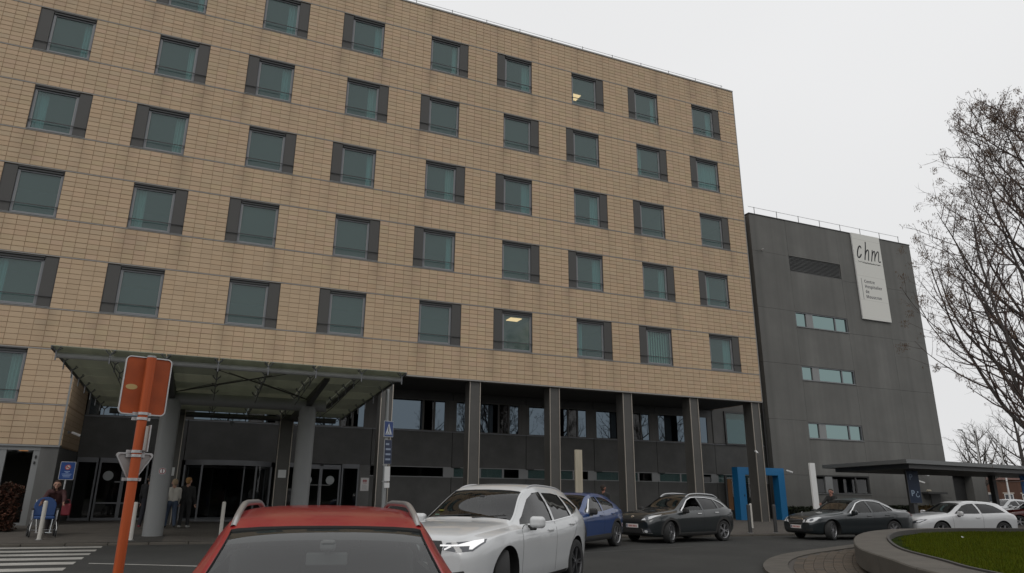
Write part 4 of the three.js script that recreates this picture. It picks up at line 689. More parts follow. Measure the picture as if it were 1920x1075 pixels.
function wheelGeo(r, spokes, style) {
  const ty = new THREE.LatheGeometry([[r * 0.70, -0.105], [r * 0.86, -0.115], [r * 0.965, -0.105], [r, -0.075], [r * 1.004, 0], [r, 0.075], [r * 0.965, 0.105], [r * 0.86, 0.115], [r * 0.70, 0.105]].map(p => new THREE.Vector2(p[0], p[1])), 40); ty.rotateX(Math.PI / 2);
  const rim = new THREE.LatheGeometry([[r * 0.705, 0.1], [r * 0.69, 0.108], [r * 0.655, 0.09], [r * 0.64, -0.08]].map(p => new THREE.Vector2(p[0], p[1])), 40); rim.rotateX(Math.PI / 2);
  const list = [rim, (() => { const g = cyl(r * 0.16, r * 0.14, 0.03, 0, 0, 0, 16); g.rotateX(Math.PI / 2); g.translate(0, 0, 0.07); return g; })()];
  for (let i = 0; i < spokes; i++) { const a = i / spokes * Math.PI * 2, d = style === 2 ? 0.13 : 0; for (const s of d ? [-d, d] : [0]) { const g = bx(r * 0.58, d ? 0.022 : 0.05, 0.03, r * 0.38, 0, 0.075); g.rotateZ(a + s); list.push(g); } }
  const back = new THREE.CircleGeometry(r * 0.66, 24); back.translate(0, 0, -0.03);
  return { tyre: ty, rim: merge(list), back };
}
const ev = new Evaluator(); ev.useGroups = true; ev.attributes = ['position', 'normal', 'uv'];
const mCarGlass = mat(0.42, 0.46, 0.45, 0.01, { transmission: 1, thickness: 0, ior: 1.55 });
const mCarGlassDark = mat(0.10, 0.105, 0.105, 0.01, { transmission: 1, thickness: 0, ior: 1.55 });
const mInt = mat(0.035, 0.035, 0.036, 0.85), mSeat = mat(0.05, 0.05, 0.05, 0.9), mLamp = mat(0.62, 0.63, 0.64, 0.08, { clearcoat: 1 }), mLampDark = mat(0.06, 0.065, 0.075, 0.06, { clearcoat: 1 }), mClad = mat(0.035, 0.034, 0.033, 0.75), mTail = mat(0.32, 0.015, 0.02, 0.15, { clearcoat: 1 }), mRim = mat(0.42, 0.42, 0.43, 0.3, { metalness: 0.85 }), mRimDark = mat(0.09, 0.09, 0.095, 0.35, { metalness: 0.6 }), mSeam = mat(0.015, 0.015, 0.015, 0.8);
const mDay = mat(0.85, 0.85, 0.85, 0.3, { emissive: new THREE.Color(1, 1, 1), emissiveIntensity: 0.35 });
const plateTex = canvasTex(160, 36, (c, w, h) => { c.fillStyle = '#d8cfcb'; c.fillRect(0, 0, w, h); c.fillStyle = '#33406b'; c.fillRect(2, 2, 14, h - 4); c.fillStyle = '#a3504e'; for (const [x, l] of [[24, 6], [40, 10], [54, 11], [69, 10], [90, 10], [104, 11], [119, 10], [136, 9]]) c.fillRect(x, 9, l, 19); });
const mPlate = mat(1, 1, 1, 0.5, { map: plateTex });
const paint = (r, g, b) => mat(r, g, b, 0.35, { clearcoat: 1, clearcoatRoughness: 0.05 });

function makeCar(S) {
  const { L } = S, X = xf => L / 2 - xf;
  const top = mono(S.top), belt = mono(S.belt), wf = mono(S.w), bot = mono(S.bot), wt = mono(S.wt), drop = mono(S.drop);
  const sec = s => {
    const w = wf(s), yB = bot(s), yT = top(s), d = Math.min(drop(s), (yT - yB) * 0.3), yE = yT - d; const yS = Math.min(belt(s), yE - 0.02), wT = Math.min(wt(s), w * 0.93), q = [];
    const lp = (a, b, t) => a + (b - a) * t;
    q.push([yB, 0], [yB, 0.8 * w], [yB + 0.025, 0.905 * w], [yB + 0.09, 0.955 * w], [lp(yB, yS, 0.32), 0.972 * w], [lp(yB, yS, 0.5), 0.985 * w], [lp(yB, yS, 0.7), w], [lp(yB, yS, 0.86), 0.995 * w], [yS - 0.02, 0.972 * w], [yS, 0.945 * w]);
    for (const t of [0.2, 0.4, 0.6, 0.8, 0.93]) q.push([lp(yS, yE, t), lp(0.945 * w, wT, t) + 0.035 * Math.sin(Math.PI * t) * (yE - yS > 0.2 ? 1 : 0.2)]);
    q.push([yE, wT], [yE + 0.42 * d, wT * 0.965], [yE + 0.66 * d, wT * 0.88], [yE + 0.86 * d, wT * 0.66], [yE + 0.97 * d, wT * 0.33], [yT, 0]);
    return q;
  };
  const st = new Set(); const n = 84; for (let i = 0; i <= n; i++) { const t = i / n; st.add(+(L * (t - Math.sin(2 * Math.PI * t) / (2 * Math.PI) * 0.55)).toFixed(4)); } for (const k of S.top) st.add(+k[0].toFixed(4));
  const stations = [...st].sort((a, b) => a - b).filter((v, i, a) => i === 0 || v - a[i - 1] > 0.006);
  const outer = ringLoft(stations, sec, X);
  const ref = new THREE.Mesh(outer, new THREE.MeshBasicMaterial({ side: THREE.DoubleSide })); ref.updateMatrixWorld();
  const ray = new THREE.Raycaster();
  const hit = (o, d) => { ray.set(o, d); const h = ray.intersectObject(ref, false); return h[0]; };
  // project a 2D outline onto the body; returns a thin raised sheet with a rim
  const P2 = (pts, mode, offset = 0.006, edge = 0.09, rim = true) => {
    const sh = new THREE.Shape(pts.map(p => new THREE.Vector2(p[0], p[1]))); let g = new THREE.ShapeGeometry(sh);
    g = mergeVertices(new TessellateModifier(edge, 7).modify(g), 1e-5); const p = g.attributes.position, out = new Float32Array(p.count * 3), inn = new Float32Array(p.count * 3); let last = null; const nrm = V(0, 0, 0);
    for (let i = 0; i < p.count; i++) {
      const a = p.getX(i), b = p.getY(i); let o, d;
      if (mode === 'L') { o = V(X(a), b, -3); d = V(0, 0, 1); } else if (mode === 'R') { o = V(X(a), b, 3); d = V(0, 0, -1); } else if (mode === 'T') { o = V(X(a), 4, b); d = V(0, -1, 0); } else if (mode === 'F') { o = V(5, b, a); d = V(-1, 0, 0); } else { o = V(-5, b, a); d = V(1, 0, 0); }
      const h = hit(o, d); let q; if (h) { q = h.point; last = mode === 'F' || mode === 'B' ? q.x : mode === 'T' ? q.y : q.z; nrm.copy(h.face.normal); if (nrm.dot(d) > 0) nrm.negate(); nrm.lerp(d.clone().negate(), 0.4).normalize(); } else { q = o.clone(); if (mode === 'F' || mode === 'B') q.x = last ?? 0; else if (mode === 'T') q.y = last ?? 1; else q.z = last ?? 0; nrm.copy(d).negate(); }
      q.clone().addScaledVector(nrm, offset).toArray(out, i * 3); q.clone().addScaledVector(nrm, offset - 0.014).toArray(inn, i * 3);
    }
    const idx = [...g.index.array], cnt = {}, all = [...out], I = [...idx];
    if (rim) { for (let t = 0; t < idx.length; t += 3) for (let e = 0; e < 3; e++) { const a = idx[t + e], b = idx[t + (e + 1) % 3], k = a < b ? a + '_' + b : b + '_' + a; cnt[k] = cnt[k] ? null : [a, b]; } const base = p.count; all.push(...inn); for (const k in cnt) if (cnt[k]) { const [a, b] = cnt[k]; I.push(a, base + a, b, b, base + a, base + b); } }
    const r = new THREE.BufferGeometry(); r.setAttribute('position', new THREE.Float32BufferAttribute(all, 3)); r.setIndex(I); return toCreasedNormals(r, 0.7);
  };
  // ---- cut wheel arches, cabin and window openings
  let body = new Brush(clean(outer.clone()), S.paint); body.updateMatrixWorld();
  const sub = (geos, m) => { const b = new Brush(clean(merge(geos)), m); b.updateMatrixWorld(); body = ev.evaluate(body, b, SUBTRACTION); };
  const arch = []; for (const a of S.axles) for (const s of [-1, 1]) { const w = wf(a); const c = new THREE.CylinderGeometry(S.r + 0.05, S.r + 0.05, 0.62, 40); c.rotateX(Math.PI / 2); c.translate(X(a), S.r + 0.01, s * (w + 0.02)); arch.push(c); }
  sub(arch, mBlack);
  const cs = []; const c0 = S.cowl + 0.04, c1 = S.cabEnd; for (let i = 0; i <= 22; i++) cs.push(c0 + (c1 - c0) * i / 22);
  const cav = ringLoft(cs, s => { const w = wf(s), yT = top(s), d = drop(s), yE = yT - d, yS = Math.min(belt(s), yE - 0.02), wT = Math.min(wt(s), w * 0.93), fl = Math.min(0.5, yT - 0.2); const t = 0.045; return [[fl, 0], [fl, w - 0.16], [yS, 0.945 * w - t], [(yS + yE) / 2, (0.945 * w + wT) / 2 - t + 0.03], [yE - 0.01, wT - t], [yT - d * 0.35 - t * 0.6, wT * 0.8 - 0.02], [yT - t, 0]]; }, X);
  sub([cav], mInt);
  const side = []; for (const poly of S.sideWins) { const q = poly.map(p => [X(p[0]), p[1]]); side.push(prismZ(q, 0.32, 1.4), prismZ(q, -1.4, -0.32)); }
  sub(side, mBlack);
  const S_PIL = 0.985; const wsN = 9, plan = (ins, x0, x1) => { const a = [], b = []; for (let i = 0; i <= wsN; i++) { const s = x0 + (x1 - x0) * i / wsN, h = Math.min(wt(s), wf(s) * 0.93) * S_PIL - ins; a.push([s, h]); b.unshift([s, -h]); } return [...a, ...b]; };
  { const pl = plan(0.03, S.cowl + 0.06, S.head - 0.02).map(p => [X(p[0]), -p[1]]); const g = extr(pl, 1.4); g.rotateX(-Math.PI / 2); g.translate(0, S.top0 ?? top(S.cowl + 0.06) - 0.06, 0); sub([g], mBlack); }
  // ---- assemble
  const t = thing(S.name, S.label, 'car', [S.pos[0], 0, S.pos[1]], -S.heading * Math.PI / 180, S.group);
  const geo = body.geometry, mats = Array.isArray(body.material) ? body.material : [body.material]; const buckets = new Map();
  const non = geo.index ? geo : geo; const ia = geo.index ? geo.index.array : null;
  for (const gr of geo.groups.length ? geo.groups : [{ start: 0, count: ia ? ia.length : geo.attributes.position.count, materialIndex: 0 }]) { const m = mats[gr.materialIndex] || S.paint; if (!buckets.has(m)) buckets.set(m, []); const arr = buckets.get(m); for (let i = gr.start; i < gr.start + gr.count; i++) arr.push(ia ? ia[i] : i); }
  for (const [m, ix] of buckets) { const g = new THREE.BufferGeometry(); for (const a of ['position', 'normal', 'uv']) g.setAttribute(a, geo.attributes[a]); g.setIndex(ix); const gg = g.toNonIndexed(); obj(m === S.paint ? 'body' : m === mInt ? 'cabin_lining' : 'dark_edge', gg, m, t); }
  // windscreen as a smooth grid on the section curves
  const topY = (s, z) => { const q = sec(s).slice(-6), az = Math.abs(z); for (let i = 0; i < 5; i++) if (az <= q[i][1] && az >= q[i + 1][1]) { const u = (q[i][1] - az) / (q[i][1] - q[i + 1][1]), p0 = q[Math.max(0, i - 1)][0], p1 = q[i][0], p2 = q[i + 1][0], p3 = q[Math.min(5, i + 2)][0]; return 0.5 * (2 * p1 + (p2 - p0) * u + (2 * p0 - 5 * p1 + 4 * p2 - p3) * u * u + (3 * p1 - p0 - 3 * p2 + p3) * u * u * u) * 0.4 + 0.6 * (p1 + (p2 - p1) * u); } return q[0][0]; };
  const screen = (x0, x1, dn) => { const P = [], I = [], NS = 18, NZ = 24; for (let i = 0; i <= NS; i++) { const s = x0 + (x1 - x0) * i / NS, h = Math.min(wt(s), wf(s) * 0.93) * 0.985; for (let j = 0; j <= NZ; j++) { const z = h * (2 * j / NZ - 1), yc = top(s), dd = Math.min(drop(s), 0.08) * 0.62, r = z / h; P.push(X(s), yc - dd * (0.55 * r * r + 0.45 * r ** 4) - dn, z); } } for (let i = 0; i < NS; i++) for (let j = 0; j < NZ; j++) { const a = i * (NZ + 1) + j; I.push(a, a + 1, a + NZ + 1, a + 1, a + NZ + 2, a + NZ + 1); } const g = new THREE.BufferGeometry(); g.setAttribute('position', new THREE.Float32BufferAttribute(P, 3)); g.setIndex(I); g.computeVertexNormals(); return g; };
  obj('windscreen', screen(S.cowl + 0.03, S.head + 0.0, 0.012), S.screenGlass || mCarGlass, t);
  obj('screen_band', screen(S.head - (S.band || 0.1), S.head + 0.0, 0.017), mBlack, t);
  S.sideWins.forEach((poly, i) => { for (const m of ['L', 'R']) { if (S.openWin === i && m === 'L') { const pp = poly.map(p => [p[0], Math.min(p[1], S.openY)]); obj('side_window', P2(pp, m, -0.012, 0.15, false), mCarGlass, t); continue; } obj('side_window', P2(poly, m, -0.012, 0.15, false), (S.darkWins || []).includes(i) ? mCarGlassDark : mCarGlass, t); } });
  obj('rear_window', P2(S.rearWin, 'B', 0.005, 0.12), mLampDark, t);
  for (const m of ['L', 'R']) for (const [a, pts] of S.trims || []) obj('trim', P2(pts, m, 0.007, 0.08), a, t);
  // wheels
  const wg = wheelGeo(S.r, S.spokes || 5, S.rimStyle || 1);
  for (const [k, a] of S.axles.entries()) for (const s of [-1, 1]) { const w = grp('wheel', t); w.position.set(X(a), S.r, s * (wf(a) - 0.135)); w.rotation.y = (s < 0 ? Math.PI : 0) + (k === 0 ? (S.steer || 0) : 0); obj('tyre', wg.tyre, mRubber, w); obj('rim', wg.rim, S.rim || mRim, w); obj('brake_disc', wg.back, mBlack, w); }
  // arch trims of cladding
  if (S.clad) for (const a of S.axles) for (const m of ['L', 'R']) { const o = [], R0 = S.r + 0.045, R1 = S.r + 0.115; const ring = []; for (let i = 0; i <= 20; i++) { const q = -0.15 + (Math.PI + 0.3) * i / 20; ring.push([a + R1 * Math.cos(q), S.r + R1 * Math.sin(q)]); } for (let i = 20; i >= 0; i--) { const q = -0.15 + (Math.PI + 0.3) * i / 20; ring.push([a + R0 * Math.cos(q), S.r + R0 * Math.sin(q)]); } const ok = ring.filter(p => p[1] > bot(p[0]) + 0.03 && p[0] > 0.08 && p[0] < L - 0.05); obj('arch_trim', P2(ok, m, 0.01, 0.08), S.clad, t); }
  // lamps and front
  for (const s of [-1, 1]) for (const [m, pts, off, nm] of S.lamps) obj(nm || 'headlight', P2(pts.map(p => [p[0] * s, p[1]]), 'F', off ?? 0.006, 0.05), m, t);
  for (const [m, pts, nm, off] of S.front) obj(nm, P2(pts, 'F', off ?? 0.008, 0.07), m, t);
  for (const m of ['L', 'R']) for (const [mm, pts, nm] of S.sideDecals || []) obj(nm, P2(pts, m, 0.007, 0.05), mm, t);
  for (const s of [-1, 1]) obj('tail_light', P2(S.tail.map(p => [p[0] * s, p[1]]), 'B', 0.008, 0.06), mTail, t);
  // seams
  for (const m of ['L', 'R']) for (const ln of S.seams || []) { const g = []; for (let i = 0; i < ln.length - 1; i++) { const [a, b] = [ln[i], ln[i + 1]], dx = b[0] - a[0], dy = b[1] - a[1], l = Math.hypot(dx, dy), nx = -dy / l * 0.004, ny = dx / l * 0.004; g.push(P2([[a[0] + nx, a[1] + ny], [b[0] + nx, b[1] + ny], [b[0] - nx, b[1] - ny], [a[0] - nx, a[1] - ny]], m, 0.0015, 0.06, false)); } obj('door_seam', g, mSeam, t); }
  for (const s of [-1, 1]) for (const [hx, hy] of S.handles || []) { const h = hit(V(X(hx), hy, s * 3), V(0, 0, -s)); if (h) obj('door_handle', rbx(0.2, 0.035, 0.035, X(hx), hy, h.point.z + s * 0.012, 0.015), S.handleMat || S.paint, t); }
  // door mirrors
  for (const s of [-1, 1]) { const mr = grp('door_mirror', t); const w = wf(S.mirror[0]); const g = rbx(0.13, 0.17, 0.24, 0, 0, 0, 0.06, 3); obj('shell', g, S.mirrorMat || S.paint, mr); obj('mirror_glass', bx(0.004, 0.12, 0.18, -0.066, 0, 0), mChrome, mr); obj('mirror_arm', rbx(0.07, 0.07, 0.16, 0.0, -0.08, -s * 0.1, 0.02), mBlack, mr); mr.position.set(X(S.mirror[0]), S.mirror[1], s * (w + 0.085)); }
  if (S.plate) { const h = hit(V(5, S.plate, 0), V(-1, 0, 0)); const pg = new THREE.Mesh(bx(0.012, 0.115, 0.52), mWhite); pg.name = 'number_plate'; pg.position.set((h ? h.point.x : L / 2) + 0.012, S.plate, 0); t.add(pg); const pf = new THREE.PlaneGeometry(0.5, 0.105); pf.rotateY(Math.PI / 2); obj('plate_print', pf, mPlate, pg).position.x = 0.0075; }
  if (S.rails) for (const s of [-1, 1]) { const pts = []; const [r0, r1, up] = S.rails; for (let i = 0; i <= 14; i++) { const u = i / 14, sx = r0 + (r1 - r0) * u, e = Math.min(1, Math.min(u, 1 - u) * (S.railRise || 6.5)); const z = wt(sx) * 0.96 - 0.02, h = hit(V(X(sx), 4, s * z), V(0, -1, 0)); pts.push([X(sx), (h ? h.point.y : 1.4) + up * Math.sin(e * Math.PI / 2) - 0.01, s * z]); } const g = new THREE.TubeGeometry(new THREE.CatmullRomCurve3(pts.map(p => V(...p))), 40, S.railR || 0.022, 8); obj('roof_rail', g, S.railMat || mSteel, t); }
  // cabin
  const sc = S.cowl; const seatG = merge([rbx(0.5, 0.16, 0.5, 0, 0.5, 0, 0.05), (() => { const g = rbx(0.15, 0.62, 0.48, 0, 0, 0, 0.06); g.rotateZ(0.28); g.translate(-0.33, 0.82, 0); return g; })(), (() => { const g = rbx(0.09, 0.17, 0.27, 0, 0, 0, 0.04); g.rotateZ(0.2); g.translate(-0.46, Math.min(1.24, S.head && top(S.head + 0.6) - 0.22), 0); return g; })()]);
  for (const s of [-1, 1]) { const q = obj('seat', seatG, mSeat, t); q.position.set(X(sc + 1.05), 0, s * 0.37); }
  obj('rear_bench', rbx(0.2, 0.62, 1.15, X(Math.min(S.cabEnd - 0.25, sc + 2.3)), 0.8, 0, 0.06), mSeat, t);
  obj('dashboard', rbx(0.5, 0.3, 1.2, X(sc + 0.34), top(sc + 0.1) - 0.21, 0, 0.08), mInt, t);
  { const w = new THREE.TorusGeometry(0.18, 0.016, 8, 24); w.rotateY(Math.PI / 2); w.rotateZ(0.4); obj('steering_wheel', w, mInt, t).position.set(X(sc + 0.68), top(sc + 0.1) - 0.1, -0.37); }
  { const xm = S.head - 0.16; obj('cabin_mirror', merge([rbx(0.03, 0.075, 0.24, X(xm) - 0.03, top(xm) - 0.13, 0, 0.012), bar([X(xm), top(xm) - 0.02, 0], [X(xm) - 0.02, top(xm) - 0.1, 0], 0.014, 6), rbx(0.06, 0.06, 0.09, X(xm) + 0.03, top(xm) - 0.05, 0, 0.02)]), S.mirrorInside || mInt, t); }
  for (const [z0, z1] of [[0.58, -0.02], [-0.1, -0.62]]) obj('wiper', bar([X(S.cowl + 0.02), top(S.cowl + 0.02) + 0.012, z0], [X(S.cowl + 0.14), top(S.cowl + 0.14) - 0.004, z1], 0.009, 5), mBlack, t);
  if (S.extra) S.extra({ t, X, P2, hit, top, wf, wt });
  return t;
}
const ell = (cx, cy, rx, ry, n = 16) => { const a = []; for (let i = 0; i < n; i++) a.push([cx + rx * Math.cos(i / n * 6.2832), cy + ry * Math.sin(i / n * 6.2832)]); return a; };
// --- white estate SUV
makeCar({
  name: 'parked_car', label: 'white SUV with bright T shaped headlight right of the red car', group: 'cars on the forecourt', L: 4.69, pos: [11.12, 18.2], heading: 138, paint: paint(0.57, 0.58, 0.585), axles: [0.9, 3.765], r: 0.37, spokes: 5, rimStyle: 2, rim: mRimDark, steer: 0.5,
  top: [[0, 0.80], [0.05, 0.90], [0.16, 0.965], [0.5, 1.03], [0.95, 1.075], [1.3, 1.10], [1.42, 1.14], [2.08, 1.535], [2.3, 1.605], [2.75, 1.645], [3.4, 1.63], [4.0, 1.575], [4.3, 1.50], [4.5, 1.22], [4.62, 1.0], [4.69, 0.72]],
  belt: [[0, 0.72], [0.25, 0.85], [0.7, 0.95], [1.3, 1.0], [2.5, 1.02], [3.4, 1.07], [4.1, 1.14], [4.69, 0.95]],
  w: [[0, 0.66], [0.06, 0.74], [0.18, 0.83], [0.4, 0.905], [0.9, 0.945], [2.3, 0.945], [3.6, 0.95], [4.1, 0.92], [4.45, 0.85], [4.62, 0.78], [4.69, 0.66]],
  bot: [[0, 0.34], [0.12, 0.24], [0.5, 0.21], [4.2, 0.24], [4.55, 0.32], [4.69, 0.42]], wt: [[0, 0.5], [0.2, 0.66], [1.0, 0.74], [1.4, 0.755], [2.1, 0.63], [2.8, 0.62], [4.0, 0.58], [4.3, 0.56], [4.69, 0.5]], drop: [[0, 0.05], [1.0, 0.07], [1.4, 0.07], [2.1, 0.07], [3, 0.085], [4.2, 0.09], [4.69, 0.06]],
  cowl: 1.36, head: 2.12, cabEnd: 4.15, mirror: [1.72, 1.08],
  sideWins: [[[1.50, 1.05], [1.60, 1.12], [2.10, 1.405], [2.36, 1.495], [2.66, 1.515], [2.72, 1.075]], [[2.80, 1.08], [2.74, 1.50], [3.2, 1.495], [3.50, 1.465], [3.58, 1.13]], [[3.66, 1.145], [3.58, 1.455], [3.9, 1.39], [4.06, 1.27], [3.95, 1.20]]], darkWins: [1, 2],
  rearWin: [[-0.5, 1.15], [0.5, 1.15], [0.44, 1.42], [-0.44, 1.42]], tail: [[0.62, 0.98], [0.72, 1.0], [0.6, 1.35], [0.54, 1.34]],
  lamps: [[mLampDark, [[0.40, 0.775], [0.44, 0.86], [0.74, 0.885], [0.84, 0.905], [0.86, 0.86], [0.78, 0.765], [0.6, 0.75]], 0.005], [mDay, [[0.36, 0.815], [0.36, 0.835], [0.60, 0.84], [0.74, 0.885], [0.82, 0.90], [0.84, 0.87], [0.77, 0.785], [0.735, 0.785], [0.73, 0.825], [0.62, 0.82]], 0.012, 'daytime_light'], [mDay, [[0.44, 0.77], [0.425, 0.785], [0.5, 0.82], [0.52, 0.81]], 0.013, 'daytime_light'], [mClad, [[0.46, 0.40], [0.5, 0.50], [0.70, 0.53], [0.74, 0.44]], 0.006, 'fog_recess']],
  front: [[mBlack, [[-0.36, 0.62], [0.36, 0.62], [0.40, 0.82], [0.36, 0.88], [-0.36, 0.88], [-0.40, 0.82]], 'grille'], [mClad, [[-0.5, 0.36], [0.5, 0.36], [0.44, 0.52], [-0.44, 0.52]], 'lower_grille'], [mChrome, ell(0, 0.75, 0.075, 0.075), 'round_badge', 0.02]],
  trims: [[mChrome, [[1.60, 1.045], [1.66, 1.038], [2.74, 1.062], [3.6, 1.115], [4.08, 1.25], [4.07, 1.27], [3.98, 1.205], [3.6, 1.128], [2.74, 1.074], [1.68, 1.05]]], [mClad, [[1.38, 0.24], [3.3, 0.26], [3.3, 0.31], [1.38, 0.29]]]],
  seams: [[[1.42, 0.34], [1.4, 0.98], [1.6, 1.04]], [[2.74, 0.33], [2.77, 1.07]], [[3.66, 1.14], [3.72, 0.95], [3.5, 0.72], [3.32, 0.40]]], handles: [[2.5, 0.94], [3.48, 1.0]], plate: 0.56, rails: [2.25, 4.0, 0.022], railMat: mat(0.45, 0.45, 0.46, 0.35), railR: 0.013,
  extra: ({ t, X, top }) => { obj('antenna_fin', (() => { const g = extr([[0, 0], [0.16, 0], [0.02, 0.06]], 0.04, 0.005); g.translate(X(4.0), top(4.0) - 0.005, -0.02); return g; })(), mWhite, t); obj('windscreen_sticker', rbx(0.06, 0.006, 0.07, X(1.62), top(1.62) - 0.03, 0.56, 0.002), mat(0.5, 0.45, 0.05, 0.6), t); obj('windscreen_sticker', rbx(0.06, 0.006, 0.06, X(1.52), top(1.52) - 0.03, 0.58, 0.002), mat(0.25, 0.45, 0.35, 0.6), t); },
});
// --- blue crossover
makeCar({
  name: 'parked_car', label: 'blue crossover with black wheel arches behind the white SUV', group: 'cars on the forecourt', L: 4.395, pos: [16.72, 10.42], heading: 144.2, paint: paint(0.008, 0.043, 0.165), axles: [0.9, 3.555], r: 0.345, spokes: 5, rimStyle: 2, clad: mClad,
  top: [[0, 0.70], [0.06, 0.82], [0.2, 0.92], [0.6, 0.99], [1.15, 1.04], [1.3, 1.08], [2.0, 1.455], [2.25, 1.515], [2.7, 1.535], [3.3, 1.495], [3.8, 1.40], [4.05, 1.24], [4.25, 1.04], [4.36, 0.88], [4.395, 0.66]],
  belt: [[0, 0.62], [0.3, 0.80], [0.9, 0.91], [1.5, 0.95], [2.8, 0.99], [3.6, 1.07], [4.1, 1.05], [4.395, 0.85]],
  w: [[0, 0.60], [0.08, 0.70], [0.25, 0.80], [0.5, 0.87], [0.9, 0.9], [2.3, 0.895], [3.55, 0.9], [3.9, 0.87], [4.2, 0.8], [4.34, 0.73], [4.395, 0.62]],
  bot: [[0, 0.32], [0.12, 0.23], [0.5, 0.2], [3.9, 0.22], [4.25, 0.32], [4.395, 0.42]], wt: [[0, 0.45], [0.2, 0.62], [1.0, 0.7], [1.3, 0.71], [2.0, 0.59], [2.7, 0.58], [3.6, 0.54], [4.1, 0.52], [4.395, 0.45]], drop: [[0, 0.05], [1.3, 0.07], [2.7, 0.08], [4.395, 0.06]],
  cowl: 1.25, head: 2.04, cabEnd: 3.85, mirror: [1.62, 1.02], mirrorMat: mBlack,
  sideWins: [[[1.42, 0.985], [1.5, 1.045], [2.03, 1.335], [2.25, 1.40], [2.48, 1.41], [2.55, 1.015]], [[2.63, 1.02], [2.56, 1.40], [2.95, 1.385], [3.25, 1.33], [3.48, 1.20], [3.42, 1.10]]], darkWins: [1],
  rearWin: [[-0.46, 1.08], [0.46, 1.08], [0.42, 1.3], [-0.42, 1.3]], tail: [[0.4, 0.86], [0.7, 0.9], [0.66, 1.0], [0.4, 0.96]],
  lamps: [[mLampDark, [[0.42, 0.70], [0.46, 0.76], [0.72, 0.84], [0.78, 0.82], [0.7, 0.72]]]], front: [[mBlack, [[-0.4, 0.42], [0.4, 0.42], [0.46, 0.66], [0.42, 0.74], [-0.42, 0.74], [-0.46, 0.66]], 'grille']],
  trims: [[mClad, [[1.35, 0.22], [3.1, 0.24], [3.1, 0.40], [1.35, 0.37]]], [mChrome, [[1.5, 0.995], [1.56, 0.985], [2.07, 1.34], [2.05, 1.36]]]],
  seams: [[[1.38, 0.42], [1.36, 0.93]], [[2.58, 0.42], [2.6, 1.0]], [[3.44, 1.08], [3.4, 0.85], [3.2, 0.60], [3.12, 0.42]]], handles: [[2.38, 0.90], [3.22, 0.94]], plate: 0.5,
});
